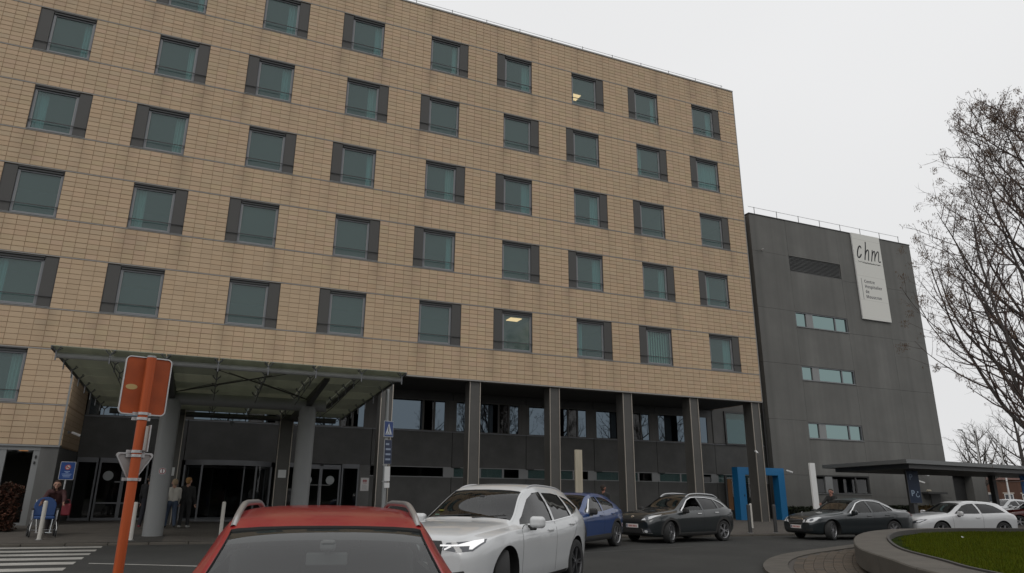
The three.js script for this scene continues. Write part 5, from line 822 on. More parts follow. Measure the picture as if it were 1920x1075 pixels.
// --- dark crossover with roof rails
makeCar({
  name: 'parked_car', label: 'dark green grey crossover with silver roof rails and open driver window', group: 'cars on the forecourt', L: 4.355, pos: [21.85, 8.5], heading: 166.8, paint: paint(0.011, 0.015, 0.017), axles: [0.87, 3.57], r: 0.335, spokes: 5, rimStyle: 2, clad: mClad, steer: 0.35,
  top: [[0, 0.72], [0.06, 0.83], [0.2, 0.91], [0.6, 0.98], [1.1, 1.03], [1.25, 1.06], [1.95, 1.43], [2.2, 1.50], [2.7, 1.53], [3.3, 1.505], [3.8, 1.43], [4.0, 1.30], [4.18, 1.08], [4.32, 0.9], [4.355, 0.64]],
  belt: [[0, 0.64], [0.3, 0.80], [0.9, 0.90], [1.5, 0.95], [2.8, 0.99], [3.6, 1.04], [4.1, 1.04], [4.355, 0.85]],
  w: [[0, 0.62], [0.07, 0.72], [0.22, 0.81], [0.45, 0.87], [0.87, 0.9], [2.3, 0.895], [3.55, 0.9], [3.9, 0.87], [4.15, 0.81], [4.3, 0.74], [4.355, 0.62]],
  bot: [[0, 0.3], [0.12, 0.21], [0.5, 0.19], [3.9, 0.21], [4.2, 0.3], [4.355, 0.4]], wt: [[0, 0.45], [0.2, 0.62], [1.0, 0.69], [1.25, 0.71], [1.95, 0.59], [2.7, 0.585], [3.6, 0.55], [4.0, 0.53], [4.355, 0.45]], drop: [[0, 0.05], [1.3, 0.07], [2.7, 0.08], [4.355, 0.06]],
  cowl: 1.2, head: 1.99, cabEnd: 3.8, mirror: [1.5, 1.0], mirrorMat: mBlack,
  sideWins: [[[1.38, 0.985], [1.46, 1.04], [1.97, 1.315], [2.2, 1.39], [2.43, 1.405], [2.5, 1.015]], [[2.57, 1.02], [2.51, 1.40], [2.95, 1.39], [3.28, 1.35], [3.33, 1.06]], [[3.4, 1.065], [3.36, 1.33], [3.62, 1.23], [3.74, 1.12]]], darkWins: [1, 2], openWin: 0, openY: 1.13,
  rearWin: [[-0.46, 1.06], [0.46, 1.06], [0.42, 1.3], [-0.42, 1.3]], tail: [[0.4, 0.88], [0.7, 0.9], [0.68, 1.06], [0.55, 1.0]],
  lamps: [[mLamp, [[0.40, 0.70], [0.46, 0.745], [0.66, 0.83], [0.78, 0.875], [0.80, 0.85], [0.70, 0.75], [0.55, 0.70]]], [mLampDark, ell(0.58, 0.755, 0.05, 0.04), 0.014], [mLampDark, [[0.42, 0.30], [0.5, 0.44], [0.7, 0.46], [0.72, 0.34]], 0.006, 'fog_recess'], [mLamp, ell(0.58, 0.365, 0.06, 0.04), 0.012, 'fog_light'], [mChrome, [[0.40, 0.43], [0.42, 0.44], [0.50, 0.315], [0.74, 0.315], [0.74, 0.30], [0.49, 0.30]], 0.014, 'bumper_trim']],
  front: [[mBlack, [[-0.42, 0.64], [0.42, 0.64], [0.42, 0.72], [0.3, 0.74], [-0.3, 0.74], [-0.42, 0.72]], 'grille'], [mBlack, [[-0.4, 0.28], [0.4, 0.28], [0.38, 0.46], [-0.38, 0.46]], 'lower_grille'], [mChrome, ell(0, 0.80, 0.065, 0.033), 'oval_badge', 0.014]],
  trims: [[mClad, [[1.3, 0.21], [3.12, 0.22], [3.12, 0.33], [1.3, 0.32]]], [mChrome, [[1.44, 0.99], [1.49, 0.985], [1.99, 1.325], [2.2, 1.40], [2.45, 1.415], [2.95, 1.405], [3.3, 1.36], [3.38, 1.345], [3.64, 1.245], [3.78, 1.12], [3.8, 1.125], [3.66, 1.26], [3.38, 1.362], [2.95, 1.42], [2.45, 1.43], [2.19, 1.415], [1.97, 1.338]]]],
  seams: [[[1.34, 0.36], [1.32, 0.93]], [[2.53, 0.36], [2.55, 1.0]], [[3.38, 1.04], [3.36, 0.85], [3.2, 0.58], [3.12, 0.36]]], handles: [[2.3, 0.90], [3.2, 0.93]], handleMat: mChrome, plate: 0.52, rails: [2.02, 3.75, 0.055], railMat: mat(0.5, 0.51, 0.52, 0.3, { metalness: 0.6 }), railR: 0.024,
});
// --- dark saloon
makeCar({
  name: 'parked_car', label: 'dark grey saloon with upright chrome grille in front of the wing', group: 'cars on the forecourt', L: 4.87, pos: [29.4, 8.85], heading: 184, paint: paint(0.010, 0.015, 0.018), axles: [0.84, 3.71], r: 0.335, spokes: 7, rimStyle: 2, steer: 0.45,
  top: [[0, 0.66], [0.06, 0.76], [0.2, 0.82], [0.7, 0.91], [1.3, 0.965], [1.5, 1.0], [2.2, 1.365], [2.5, 1.435], [2.9, 1.46], [3.35, 1.42], [3.7, 1.29], [4.1, 1.10], [4.3, 1.075], [4.72, 1.055], [4.82, 1.0], [4.87, 0.72]],
  belt: [[0, 0.58], [0.3, 0.72], [0.9, 0.82], [1.5, 0.89], [2.8, 0.92], [3.8, 0.97], [4.5, 0.97], [4.87, 0.85]],
  w: [[0, 0.62], [0.08, 0.73], [0.25, 0.82], [0.5, 0.88], [0.9, 0.915], [2.3, 0.915], [3.7, 0.915], [4.3, 0.87], [4.65, 0.8], [4.82, 0.72], [4.87, 0.62]],
  bot: [[0, 0.28], [0.15, 0.2], [0.5, 0.18], [4.3, 0.2], [4.7, 0.28], [4.87, 0.38]], wt: [[0, 0.45], [0.3, 0.64], [1.2, 0.72], [1.5, 0.73], [2.2, 0.585], [2.9, 0.57], [3.5, 0.56], [4.1, 0.66], [4.5, 0.66], [4.87, 0.55]], drop: [[0, 0.05], [1.5, 0.06], [2.9, 0.08], [4.2, 0.05], [4.87, 0.05]],
  cowl: 1.45, head: 2.25, cabEnd: 3.75, mirror: [1.8, 0.95], mirrorMat: paint(0.010, 0.015, 0.018),
  sideWins: [[[1.62, 0.925], [1.72, 0.985], [2.24, 1.255], [2.5, 1.33], [2.68, 1.35], [2.74, 0.95]], [[2.82, 0.955], [2.76, 1.345], [3.15, 1.33], [3.4, 1.27], [3.48, 0.99]], [[3.54, 0.995], [3.48, 1.235], [3.72, 1.10], [3.78, 1.03]]],
  rearWin: [[-0.4, 1.13], [0.4, 1.13], [0.38, 1.3], [-0.38, 1.3]], tail: [[0.5, 0.80], [0.74, 0.82], [0.72, 0.97], [0.5, 0.95]],
  lamps: [[mLamp, [[0.50, 0.60], [0.54, 0.70], [0.72, 0.785], [0.80, 0.77], [0.80, 0.68], [0.72, 0.60]]], [mLampDark, ell(0.67, 0.68, 0.05, 0.045), 0.014], [mLamp, [[0.36, 0.58], [0.40, 0.68], [0.46, 0.69], [0.46, 0.60]], 0.006], [mBlack, [[0.5, 0.28], [0.5, 0.38], [0.72, 0.4], [0.72, 0.31]], 0.006, 'fog_recess']],
  front: [[mChrome, [[-0.33, 0.50], [0.33, 0.50], [0.36, 0.735], [-0.36, 0.735]], 'grille_surround'], [mBlack, [[-0.30, 0.52], [0.30, 0.52], [0.325, 0.715], [-0.325, 0.715]], 'grille', 0.014], ...[0.57, 0.62, 0.67].map(y => [mSteel, [[-0.3, y - 0.006], [0.3, y - 0.006], [0.3, y + 0.006], [-0.3, y + 0.006]], 'grille_slat', 0.02]), [mBlack, [[-0.4, 0.27], [0.4, 0.27], [0.4, 0.36], [-0.4, 0.36]], 'lower_grille']],
  trims: [[mChrome, [[1.72, 0.925], [1.76, 0.918], [2.27, 1.262], [2.5, 1.34], [2.7, 1.36], [3.16, 1.345], [3.42, 1.285], [3.74, 1.105], [3.80, 1.02], [3.83, 1.025], [3.76, 1.12], [3.43, 1.302], [3.16, 1.362], [2.7, 1.376], [2.49, 1.355], [2.25, 1.278]]]],
  seams: [[[1.5, 0.3], [1.46, 0.84]], [[2.77, 0.3], [2.79, 0.93]], [[3.5, 0.97], [3.48, 0.8], [3.34, 0.55], [3.26, 0.34]]], handles: [[2.55, 0.83], [3.42, 0.86]], plate: 0.44,
  extra: ({ t, X, top }) => { obj('bonnet_mascot', merge([bar([X(0.32), top(0.32), 0], [X(0.32), top(0.32) + 0.05, 0], 0.006, 6), (() => { const g = new THREE.TorusGeometry(0.03, 0.005, 6, 18); g.rotateY(Math.PI / 2); g.translate(X(0.32), top(0.32) + 0.08, 0); return g; })()]), mChrome, t); },
});
// --- white hatchback
makeCar({
  name: 'parked_car', label: 'white hatchback half hidden behind the curved planter wall', group: 'cars on the forecourt', L: 4.24, pos: [34.0, 9.75], heading: 194.5, paint: paint(0.60, 0.605, 0.61), axles: [0.86, 3.46], r: 0.32, spokes: 5,
  top: [[0, 0.62], [0.06, 0.73], [0.2, 0.80], [0.6, 0.88], [1.1, 0.935], [1.3, 0.97], [1.98, 1.315], [2.25, 1.39], [2.7, 1.41], [3.2, 1.39], [3.65, 1.33], [3.85, 1.22], [4.05, 1.02], [4.2, 0.9], [4.24, 0.66]],
  belt: [[0, 0.56], [0.3, 0.70], [0.9, 0.80], [1.5, 0.87], [2.8, 0.90], [3.6, 0.93], [4.0, 0.93], [4.24, 0.8]],
  w: [[0, 0.60], [0.07, 0.70], [0.22, 0.79], [0.45, 0.855], [0.87, 0.89], [2.3, 0.885], [3.45, 0.89], [3.8, 0.86], [4.05, 0.8], [4.19, 0.73], [4.24, 0.6]],
  bot: [[0, 0.26], [0.12, 0.18], [0.5, 0.16], [3.8, 0.18], [4.1, 0.26], [4.24, 0.36]], wt: [[0, 0.45], [0.2, 0.6], [1.0, 0.69], [1.3, 0.70], [1.98, 0.575], [2.7, 0.565], [3.6, 0.53], [4.24, 0.45]], drop: [[0, 0.05], [1.3, 0.07], [2.7, 0.08], [4.24, 0.06]],
  cowl: 1.25, head: 2.02, cabEnd: 3.65, mirror: [1.6, 0.94],
  sideWins: [[[1.52, 0.925], [2.02, 1.22], [2.24, 1.285], [2.5, 1.30], [2.56, 0.94]], [[2.64, 0.945], [2.58, 1.30], [3.1, 1.285], [3.35, 1.22], [3.68, 0.985]]], darkWins: [1],
  rearWin: [[-0.44, 1.0], [0.44, 1.0], [0.4, 1.22], [-0.4, 1.22]], tail: [[0.4, 0.78], [0.72, 0.8], [0.68, 0.92], [0.4, 0.9]],
  lamps: [[mLampDark, [[0.40, 0.56], [0.44, 0.64], [0.66, 0.715], [0.78, 0.72], [0.78, 0.67], [0.68, 0.58]]], [mLamp, [[0.56, 0.60], [0.6, 0.67], [0.74, 0.70], [0.75, 0.68], [0.66, 0.60]], 0.014]], front: [[mBlack, [[-0.38, 0.36], [0.38, 0.36], [0.4, 0.62], [-0.4, 0.62]], 'grille']],
  trims: [[mBlack, [[1.3, 0.18], [3.0, 0.19], [3.0, 0.25], [1.3, 0.24]]]], seams: [[[1.36, 0.3], [1.34, 0.82]], [[2.6, 0.3], [2.62, 0.92]]], handles: [[2.4, 0.80]], plate: 0.4,
});
// --- red estate close to the camera
makeCar({
  name: 'parked_car', label: 'red estate car with silver roof rails seen head on nearest the camera', group: 'cars on the forecourt', L: 4.5, pos: [7.45, 24.32], heading: 98.16, paint: mat(0.25, 0.007, 0.009, 0.3, { clearcoat: 0.5, clearcoatRoughness: 0.06, specularIntensity: 0.6 }), axles: [0.9, 3.5], r: 0.32, spokes: 5,
  top: [[0, 0.62], [0.05, 0.72], [0.2, 0.79], [0.6, 0.86], [1.0, 0.905], [1.12, 0.93], [1.92, 1.288], [2.15, 1.345], [2.7, 1.385], [3.5, 1.38], [4.1, 1.345], [4.25, 1.24], [4.38, 1.02], [4.46, 0.88], [4.5, 0.64]],
  belt: [[0, 0.55], [0.3, 0.70], [0.9, 0.80], [1.5, 0.87], [2.8, 0.89], [4.0, 0.92], [4.5, 0.8]],
  w: [[0, 0.60], [0.07, 0.69], [0.22, 0.78], [0.45, 0.83], [0.9, 0.86], [2.3, 0.86], [3.5, 0.86], [4.1, 0.83], [4.35, 0.77], [4.5, 0.62]],
  bot: [[0, 0.26], [0.12, 0.18], [0.5, 0.16], [4.0, 0.18], [4.3, 0.26], [4.5, 0.36]], wt: [[0, 0.45], [0.2, 0.6], [0.9, 0.70], [1.12, 0.72], [1.92, 0.605], [2.6, 0.60], [3.6, 0.575], [4.2, 0.55], [4.5, 0.45]], drop: [[0, 0.05], [1.1, 0.06], [1.9, 0.045], [2.7, 0.055], [4.5, 0.06]],
  cowl: 1.08, head: 1.95, cabEnd: 4.1, mirror: [1.5, 0.94], screenGlass: mat(0.60, 0.64, 0.63, 0.01, { transmission: 1, thickness: 0, ior: 1.6 }), mirrorInside: mat(0.12, 0.125, 0.125, 0.6),
  sideWins: [[[1.42, 0.925], [1.98, 1.20], [2.2, 1.255], [2.48, 1.27], [2.54, 0.94]], [[2.62, 0.945], [2.56, 1.27], [3.1, 1.27], [3.35, 1.26], [3.4, 0.955]], [[3.48, 0.96], [3.44, 1.255], [3.85, 1.23], [3.98, 1.0]]],
  rearWin: [[-0.46, 0.98], [0.46, 0.98], [0.42, 1.22], [-0.42, 1.22]], tail: [[0.4, 0.76], [0.7, 0.78], [0.66, 0.92], [0.4, 0.9]],
  lamps: [[mLamp, [[0.40, 0.56], [0.44, 0.64], [0.66, 0.71], [0.74, 0.72], [0.74, 0.65], [0.64, 0.57]]]], front: [[mBlack, [[-0.36, 0.38], [0.36, 0.38], [0.38, 0.6], [-0.38, 0.6]], 'grille']],
  seams: [[[1.2, 0.3], [1.18, 0.80]], [[2.58, 0.3], [2.6, 0.92]], [[3.42, 0.94], [3.4, 0.7], [3.2, 0.5], [3.1, 0.34]]], handles: [[2.4, 0.8], [3.2, 0.82]], plate: 0.36, band: 0.17, rails: [1.98, 4.05, 0.058], railRise: 3.2, railR: 0.021, railMat: mat(0.55, 0.55, 0.56, 0.28, { metalness: 0.8 }),  // black windscreen band made wider to imitate a dark reflection
  extra: ({ t, X, top }) => { obj('antenna', bar([X(3.95), top(3.95) - 0.01, 0.05], [X(4.25), top(3.95) + 0.16, 0.05], 0.006, 6, 0.003), mBlack, t); obj('overhead_console', rbx(0.16, 0.03, 0.5, X(2.1), top(2.1) - 0.07, 0, 0.012), mat(0.3, 0.3, 0.29, 0.8), t); },
});
// --- two cars far right, mostly hidden
const mk = (label, pos, heading, col) => makeCar({
  name: 'parked_car', label, group: 'cars on the forecourt', L: 4.2, pos, heading, paint: col, axles: [0.86, 3.42], r: 0.31, spokes: 5,
  top: [[0, 0.66], [0.08, 0.80], [0.6, 0.93], [1.2, 1.0], [2.0, 1.42], [2.6, 1.48], [3.4, 1.44], [3.9, 1.2], [4.15, 0.95], [4.2, 0.66]], belt: [[0, 0.6], [0.5, 0.8], [1.5, 0.92], [3.6, 0.98], [4.2, 0.85]],
  w: [[0, 0.62], [0.2, 0.78], [0.8, 0.88], [3.4, 0.88], [4.0, 0.8], [4.2, 0.64]], bot: [[0, 0.28], [0.3, 0.18], [3.8, 0.2], [4.2, 0.36]], wt: [[0, 0.5], [1.2, 0.7], [2.0, 0.58], [3.6, 0.54], [4.2, 0.46]], drop: [[0, 0.05], [2, 0.08], [4.2, 0.06]],
  cowl: 1.15, head: 2.04, cabEnd: 3.6, mirror: [1.6, 1.0], sideWins: [[[1.5, 0.98], [2.05, 1.30], [2.48, 1.36], [2.54, 1.0]], [[2.62, 1.0], [2.56, 1.36], [3.2, 1.32], [3.5, 1.05]]],
  rearWin: [[-0.44, 1.0], [0.44, 1.0], [0.4, 1.26], [-0.4, 1.26]], tail: [[0.45, 0.78], [0.72, 0.8], [0.68, 0.95], [0.45, 0.92]], lamps: [[mLamp, [[0.44, 0.66], [0.48, 0.76], [0.76, 0.80], [0.78, 0.72]]]], front: [[mBlack, [[-0.36, 0.4], [0.36, 0.4], [0.38, 0.62], [-0.38, 0.62]], 'grille']],
});
mk('dark red hatchback at the far right behind the white hatchback', [49.4, 3.6], 215, paint(0.10, 0.016, 0.012));
mk('silver white car far behind the walkway post at right', [60.6, -5.2], 190, paint(0.5, 0.51, 0.52));
// ---------------------------------------------------------------- people
function sdfMesh(bones, lo, size, res, k) {  // bones: [ax,ay,az,ar, bx,by,bz,br, colour]; returns geometry with vertex colours
  const mc = new MarchingCubes(res, new THREE.MeshBasicMaterial(), false, false, 60000); mc.isolation = 0; mc.field.fill(-1);
  const B = bones.map(b => { const dx = b[4] - b[0], dy = b[5] - b[1], dz = b[6] - b[2]; return { b, dx, dy, dz, l2: dx * dx + dy * dy + dz * dz || 1e-9 }; });
  const dist = (q, x, y, z) => { const b = q.b; let t = ((x - b[0]) * q.dx + (y - b[1]) * q.dy + (z - b[2]) * q.dz) / q.l2; t = t < 0 ? 0 : t > 1 ? 1 : t; const ex = x - b[0] - q.dx * t, ey = y - b[1] - q.dy * t, ez = z - b[2] - q.dz * t; return Math.sqrt(ex * ex + ey * ey + ez * ez) - (b[3] + (b[7] - b[3]) * t); };
  const half = res / 2, w = i => lo[0] + size * 0, sx = i => (i - half) / half * (size / 2);
  for (let kz = 0; kz < res; kz++) for (let j = 0; j < res; j++) for (let i = 0; i < res; i++) {
    const x = lo[0] + sx(i), y = lo[1] + sx(j), z = lo[2] + sx(kz); let d = 1e3;
    for (const q of B) { const e = dist(q, x, y, z); if (e > d + k) continue; if (d > e + k) { d = e; continue; } const h = 0.5 + 0.5 * (d - e) / k; d = d + (e - d) * h - k * h * (1 - h); }
    mc.field[i + j * res + kz * res * res] = -d;
  }
  mc.update(); const n = mc.count, p = new Float32Array(mc.positionArray.slice(0, n * 3)); const C = new Float32Array(n * 3);
  for (let i = 0; i < n; i++) { p[3 * i] = lo[0] + p[3 * i] * size / 2; p[3 * i + 1] = lo[1] + p[3 * i + 1] * size / 2; p[3 * i + 2] = lo[2] + p[3 * i + 2] * size / 2; let best = 1e9, c = B[0].b[8]; for (const q of B) { const e = dist(q, p[3 * i], p[3 * i + 1], p[3 * i + 2]); if (e < best) { best = e; c = q.b[8]; } } C.set(c, 3 * i); }
  let g = new THREE.BufferGeometry(); g.setAttribute('position', new THREE.BufferAttribute(p, 3)); g.setAttribute('color', new THREE.BufferAttribute(C, 3)); g = mergeVertices(g, 1e-4); g.computeVertexNormals(); return g.toNonIndexed();
}
const mPerson = mat(1, 1, 1, 0.85, { vertexColors: true });
function person(label, pos, turn, o) {
  const h = o.h || 1.72, c = { skin: [0.38, 0.22, 0.16], shoe: [0.03, 0.03, 0.03], ...o.c }; const B = [], t = thing('person', label, 'person', pos, turn, 'people by the entrance'); const ln = o.lean || 0;
  const hip = [0, 0.52 * h, 0], up = (d) => [0, hip[1] + d * Math.cos(ln), d * Math.sin(ln)]; const chest = up(0.2 * h), neck = up(0.305 * h), head = up(0.385 * h); if (ln > 0.2) head[2] += 0.02 * h;
  const add = (a, ar, b, br, col) => B.push([...a, ar, ...b, br, col]); const W = o.wide || 1;
  for (const s of [-1, 1]) { add([s * 0.045 * h, hip[1], 0], 0.062 * h * W, [s * 0.055 * h, hip[1] - 0.02 * h, 0], 0.062 * h * W, c.legs); add([s * 0.04 * h, hip[1] + 0.06 * h, up(0.06 * h)[2]], 0.066 * h * W, [s * 0.058 * h, chest[1], chest[2]], 0.07 * h * W, c.top); add([s * 0.05 * h, neck[1] - 0.055 * h, neck[2]], 0.05 * h * W, [s * 0.1 * h, neck[1] - 0.05 * h, neck[2]], 0.043 * h * W, c.top); }
  add(neck, 0.035 * h, [head[0], head[1] - 0.03 * h, head[2] - 0.01], 0.034 * h, c.skin);
  ['L', 'R'].forEach((k, i) => {
    const s = i ? 1 : -1, [a, b] = o['leg' + k] || [0.05 * s, 0.05]; const H = [s * 0.055 * h, hip[1] - 0.02 * h, 0], K = [s * 0.06 * h, H[1] - 0.235 * h * Math.cos(a), 0.235 * h * Math.sin(a)], A = [s * 0.06 * h, K[1] - 0.225 * h * Math.cos(a - b), K[2] + 0.225 * h * Math.sin(a - b)];
    add(H, 0.056 * h * W, K, 0.04 * h, c.legs); add(K, 0.04 * h, A, 0.03 * h, c.legs); add([A[0], A[1] - 0.012 * h, A[2] - 0.012 * h], 0.024 * h, [A[0] + s * 0.01, A[1] - 0.018 * h, A[2] + 0.085 * h], 0.019 * h, c.shoe);
    const [fa, oa, el] = o['arm' + k] || [0.1, 0.12, 0.3]; const S = [s * 0.118 * h, neck[1] - 0.058 * h, neck[2]], E = [S[0] + s * 0.165 * h * Math.sin(oa), S[1] - 0.165 * h * Math.cos(fa) * Math.cos(oa), S[2] + 0.165 * h * Math.sin(fa)], f2 = fa + el, Wr = [E[0] + s * 0.02 * h * Math.sin(oa) - s * (o.armIn || 0), E[1] - 0.145 * h * Math.cos(f2), E[2] + 0.145 * h * Math.sin(f2)];
    add(S, 0.04 * h * W, E, 0.033 * h, c.top); add(E, 0.033 * h, Wr, 0.026 * h, c.top);
    // hand: palm, four fingers, thumb
    const d = V(Wr[0] - E[0], Wr[1] - E[1], Wr[2] - E[2]).normalize(), sd = V(0, 0, 1).cross(d).length() < 0.3 ? V(1, 0, 0) : V(0, 0, 1).sub(d.clone().multiplyScalar(d.z)).normalize(), nn = d.clone().cross(sd).multiplyScalar(s); const w0 = V(...Wr), hb = [], q = (u, v, n2) => w0.clone().addScaledVector(d, u).addScaledVector(sd, v).addScaledVector(nn, n2).toArray();
    for (const v of [-0.022, 0, 0.022]) hb.push([...q(-0.01, v * 0.6, 0), 0.020, ...q(0.075, v, 0), 0.014, c.skin]);
    [[-0.03, 0.062], [-0.01, 0.076], [0.011, 0.08], [0.031, 0.07]].forEach(([v, l]) => { hb.push([...q(0.075, v, 0), 0.0095, ...q(0.075 + l * 0.55, v, -0.012), 0.0088, c.skin]); hb.push([...q(0.075 + l * 0.55, v, -0.012), 0.0088, ...q(0.075 + l * 0.85, v, -0.04), 0.0078, c.skin]); });
    hb.push([...q(0.015, 0.026, -0.004), 0.013, ...q(0.05, 0.054, -0.016), 0.010, c.skin], [...q(0.05, 0.054, -0.016), 0.010, ...q(0.08, 0.056, -0.03), 0.0085, c.skin]);
    t.userData['h' + k] = hb; t.userData['c' + k] = q(0.06, 0, -0.01);
  });
  const body = sdfMesh(B, [0, 0.5 * h, ln * 0.15 * h], 1.16 * h, 104, 0.028);
  const hands = ['L', 'R'].map(k => sdfMesh(t.userData['h' + k], t.userData['c' + k], 0.24, 56, 0.007)); for (const k of ['hL', 'hR', 'cL', 'cR']) delete t.userData[k];
  // head: skull, jaw, nose, ears, brow, lips
  const R = 0.0625 * h, e = [...head], f = (x, y, z) => [e[0] + x * R, e[1] + y * R, e[2] + z * R], hb = []; const dark = [0.03, 0.02, 0.02], lip = [0.30, 0.12, 0.10];
  hb.push([...f(0, 0.25, -0.2), 0.95 * R, ...f(0, 0.3, 0.1), 0.86 * R, c.skin], [...f(0, -0.3, 0.15), 0.72 * R, ...f(0, -0.75, 0.45), 0.42 * R, c.skin], [...f(0, 0.05, 0.9), 0.1 * R, ...f(0, -0.22, 1.08), 0.15 * R, c.skin], [...f(-0.18, -0.55, 0.86), 0.08 * R, ...f(0.18, -0.55, 0.86), 0.08 * R, lip]);
  for (const s of [-1, 1]) hb.push([...f(s * 0.9, 0.15, -0.05), 0.1 * R, ...f(s * 0.9, -0.2, 0.0), 0.12 * R, c.skin], [...f(s * 0.32, 0.06, 0.82), 0.1 * R, ...f(s * 0.36, 0.06, 0.82), 0.1 * R, dark], [...f(s * 0.2, 0.26, 0.88), 0.07 * R, ...f(s * 0.5, 0.26, 0.76), 0.06 * R, c.hair]);
  const hg = sdfMesh(hb, e, 0.36, 64, 0.012);
  obj('body', mergeGeometries([body, ...hands, hg].map(g => { for (const k of Object.keys(g.attributes)) if (!['position', 'normal', 'color'].includes(k)) g.deleteAttribute(k); return g; })), mPerson, t);
  // hair as a shell over the skull
  const hh = [[...f(0, 0.42, -0.28), 0.93 * R, ...f(0, 0.5, 0.0), 0.86 * R, c.hair], [...f(0, -0.2, -0.5), 0.68 * R, ...f(0, 0.2, -0.4), 0.85 * R, c.hair]]; if (o.longHair) for (const s of [-1, 1]) hh.push([...f(s * 0.55, 0.2, -0.25), 0.5 * R, ...f(s * 0.6, -1.2, -0.3), 0.36 * R, c.hair]);
  obj('hair', sdfMesh(hh, e, 0.44, 56, 0.01), mPerson, t);
  return t;
}
const G = (x, z) => [x, PAVE(z), z];
person('person in black jacket and red shoes partly hidden behind the left canopy column', G(5.0, 1.6), Math.PI - 0.2, { h: 1.78, c: { top: [0.012, 0.012, 0.014], legs: [0.012, 0.012, 0.018], shoe: [0.22, 0.03, 0.04], hair: [0.015, 0.012, 0.01] }, legL: [0.25, 0.2], legR: [-0.2, 0.15] });
person('person in white jacket and jeans walking just right of the left canopy column', G(5.78, 1.9), Math.PI + 0.25, { h: 1.66, c: { top: [0.42, 0.40, 0.36], legs: [0.03, 0.045, 0.075], shoe: [0.02, 0.02, 0.02], hair: [0.30, 0.22, 0.14] }, legL: [-0.2, 0.3], legR: [0.3, 0.1], armR: [-0.35, 0.15, 0.3], armL: [0.3, 0.12, 0.4] });
person('person all in black with white shoes near the revolving door', G(6.22, 1.6), Math.PI - 0.35, { h: 1.72, c: { top: [0.014, 0.014, 0.014], legs: [0.013, 0.013, 0.014], shoe: [0.40, 0.40, 0.38], hair: [0.26, 0.14, 0.05] }, legL: [0.12, 0.1], legR: [-0.1, 0.08], armR: [0.2, 0.25, 0.3] });
person('person in dark red coat bending over the handles of the wheelchair', G(2.62, 3.85), 0.05, { h: 1.66, lean: 0.5, longHair: true, c: { top: [0.055, 0.02, 0.02], legs: [0.03, 0.025, 0.025], hair: [0.03, 0.014, 0.01] }, legL: [0.2, 0.3], legR: [-0.15, 0.1], armL: [0.75, 0.25, 0.35], armR: [0.75, 0.25, 0.35] });
person('person whose head shows above the tail of the blue crossover', G(21.55, 4.2), 2.0, { h: 1.74, c: { top: [0.02, 0.02, 0.02], legs: [0.02, 0.02, 0.03], hair: [0.02, 0.014, 0.01], skin: [0.32, 0.15, 0.11] }, legL: [0.3, 0.2], legR: [-0.25, 0.2] });
person('person in dark jacket reaching out behind the dark saloon bonnet', G(33.3, 4.6), -1.35, { h: 1.74, c: { top: [0.014, 0.014, 0.014], legs: [0.02, 0.02, 0.03], hair: [0.04, 0.03, 0.02], skin: [0.34, 0.17, 0.13] }, armL: [0.9, 0.1, 0.3], armR: [0.8, 0.15, 0.35] });
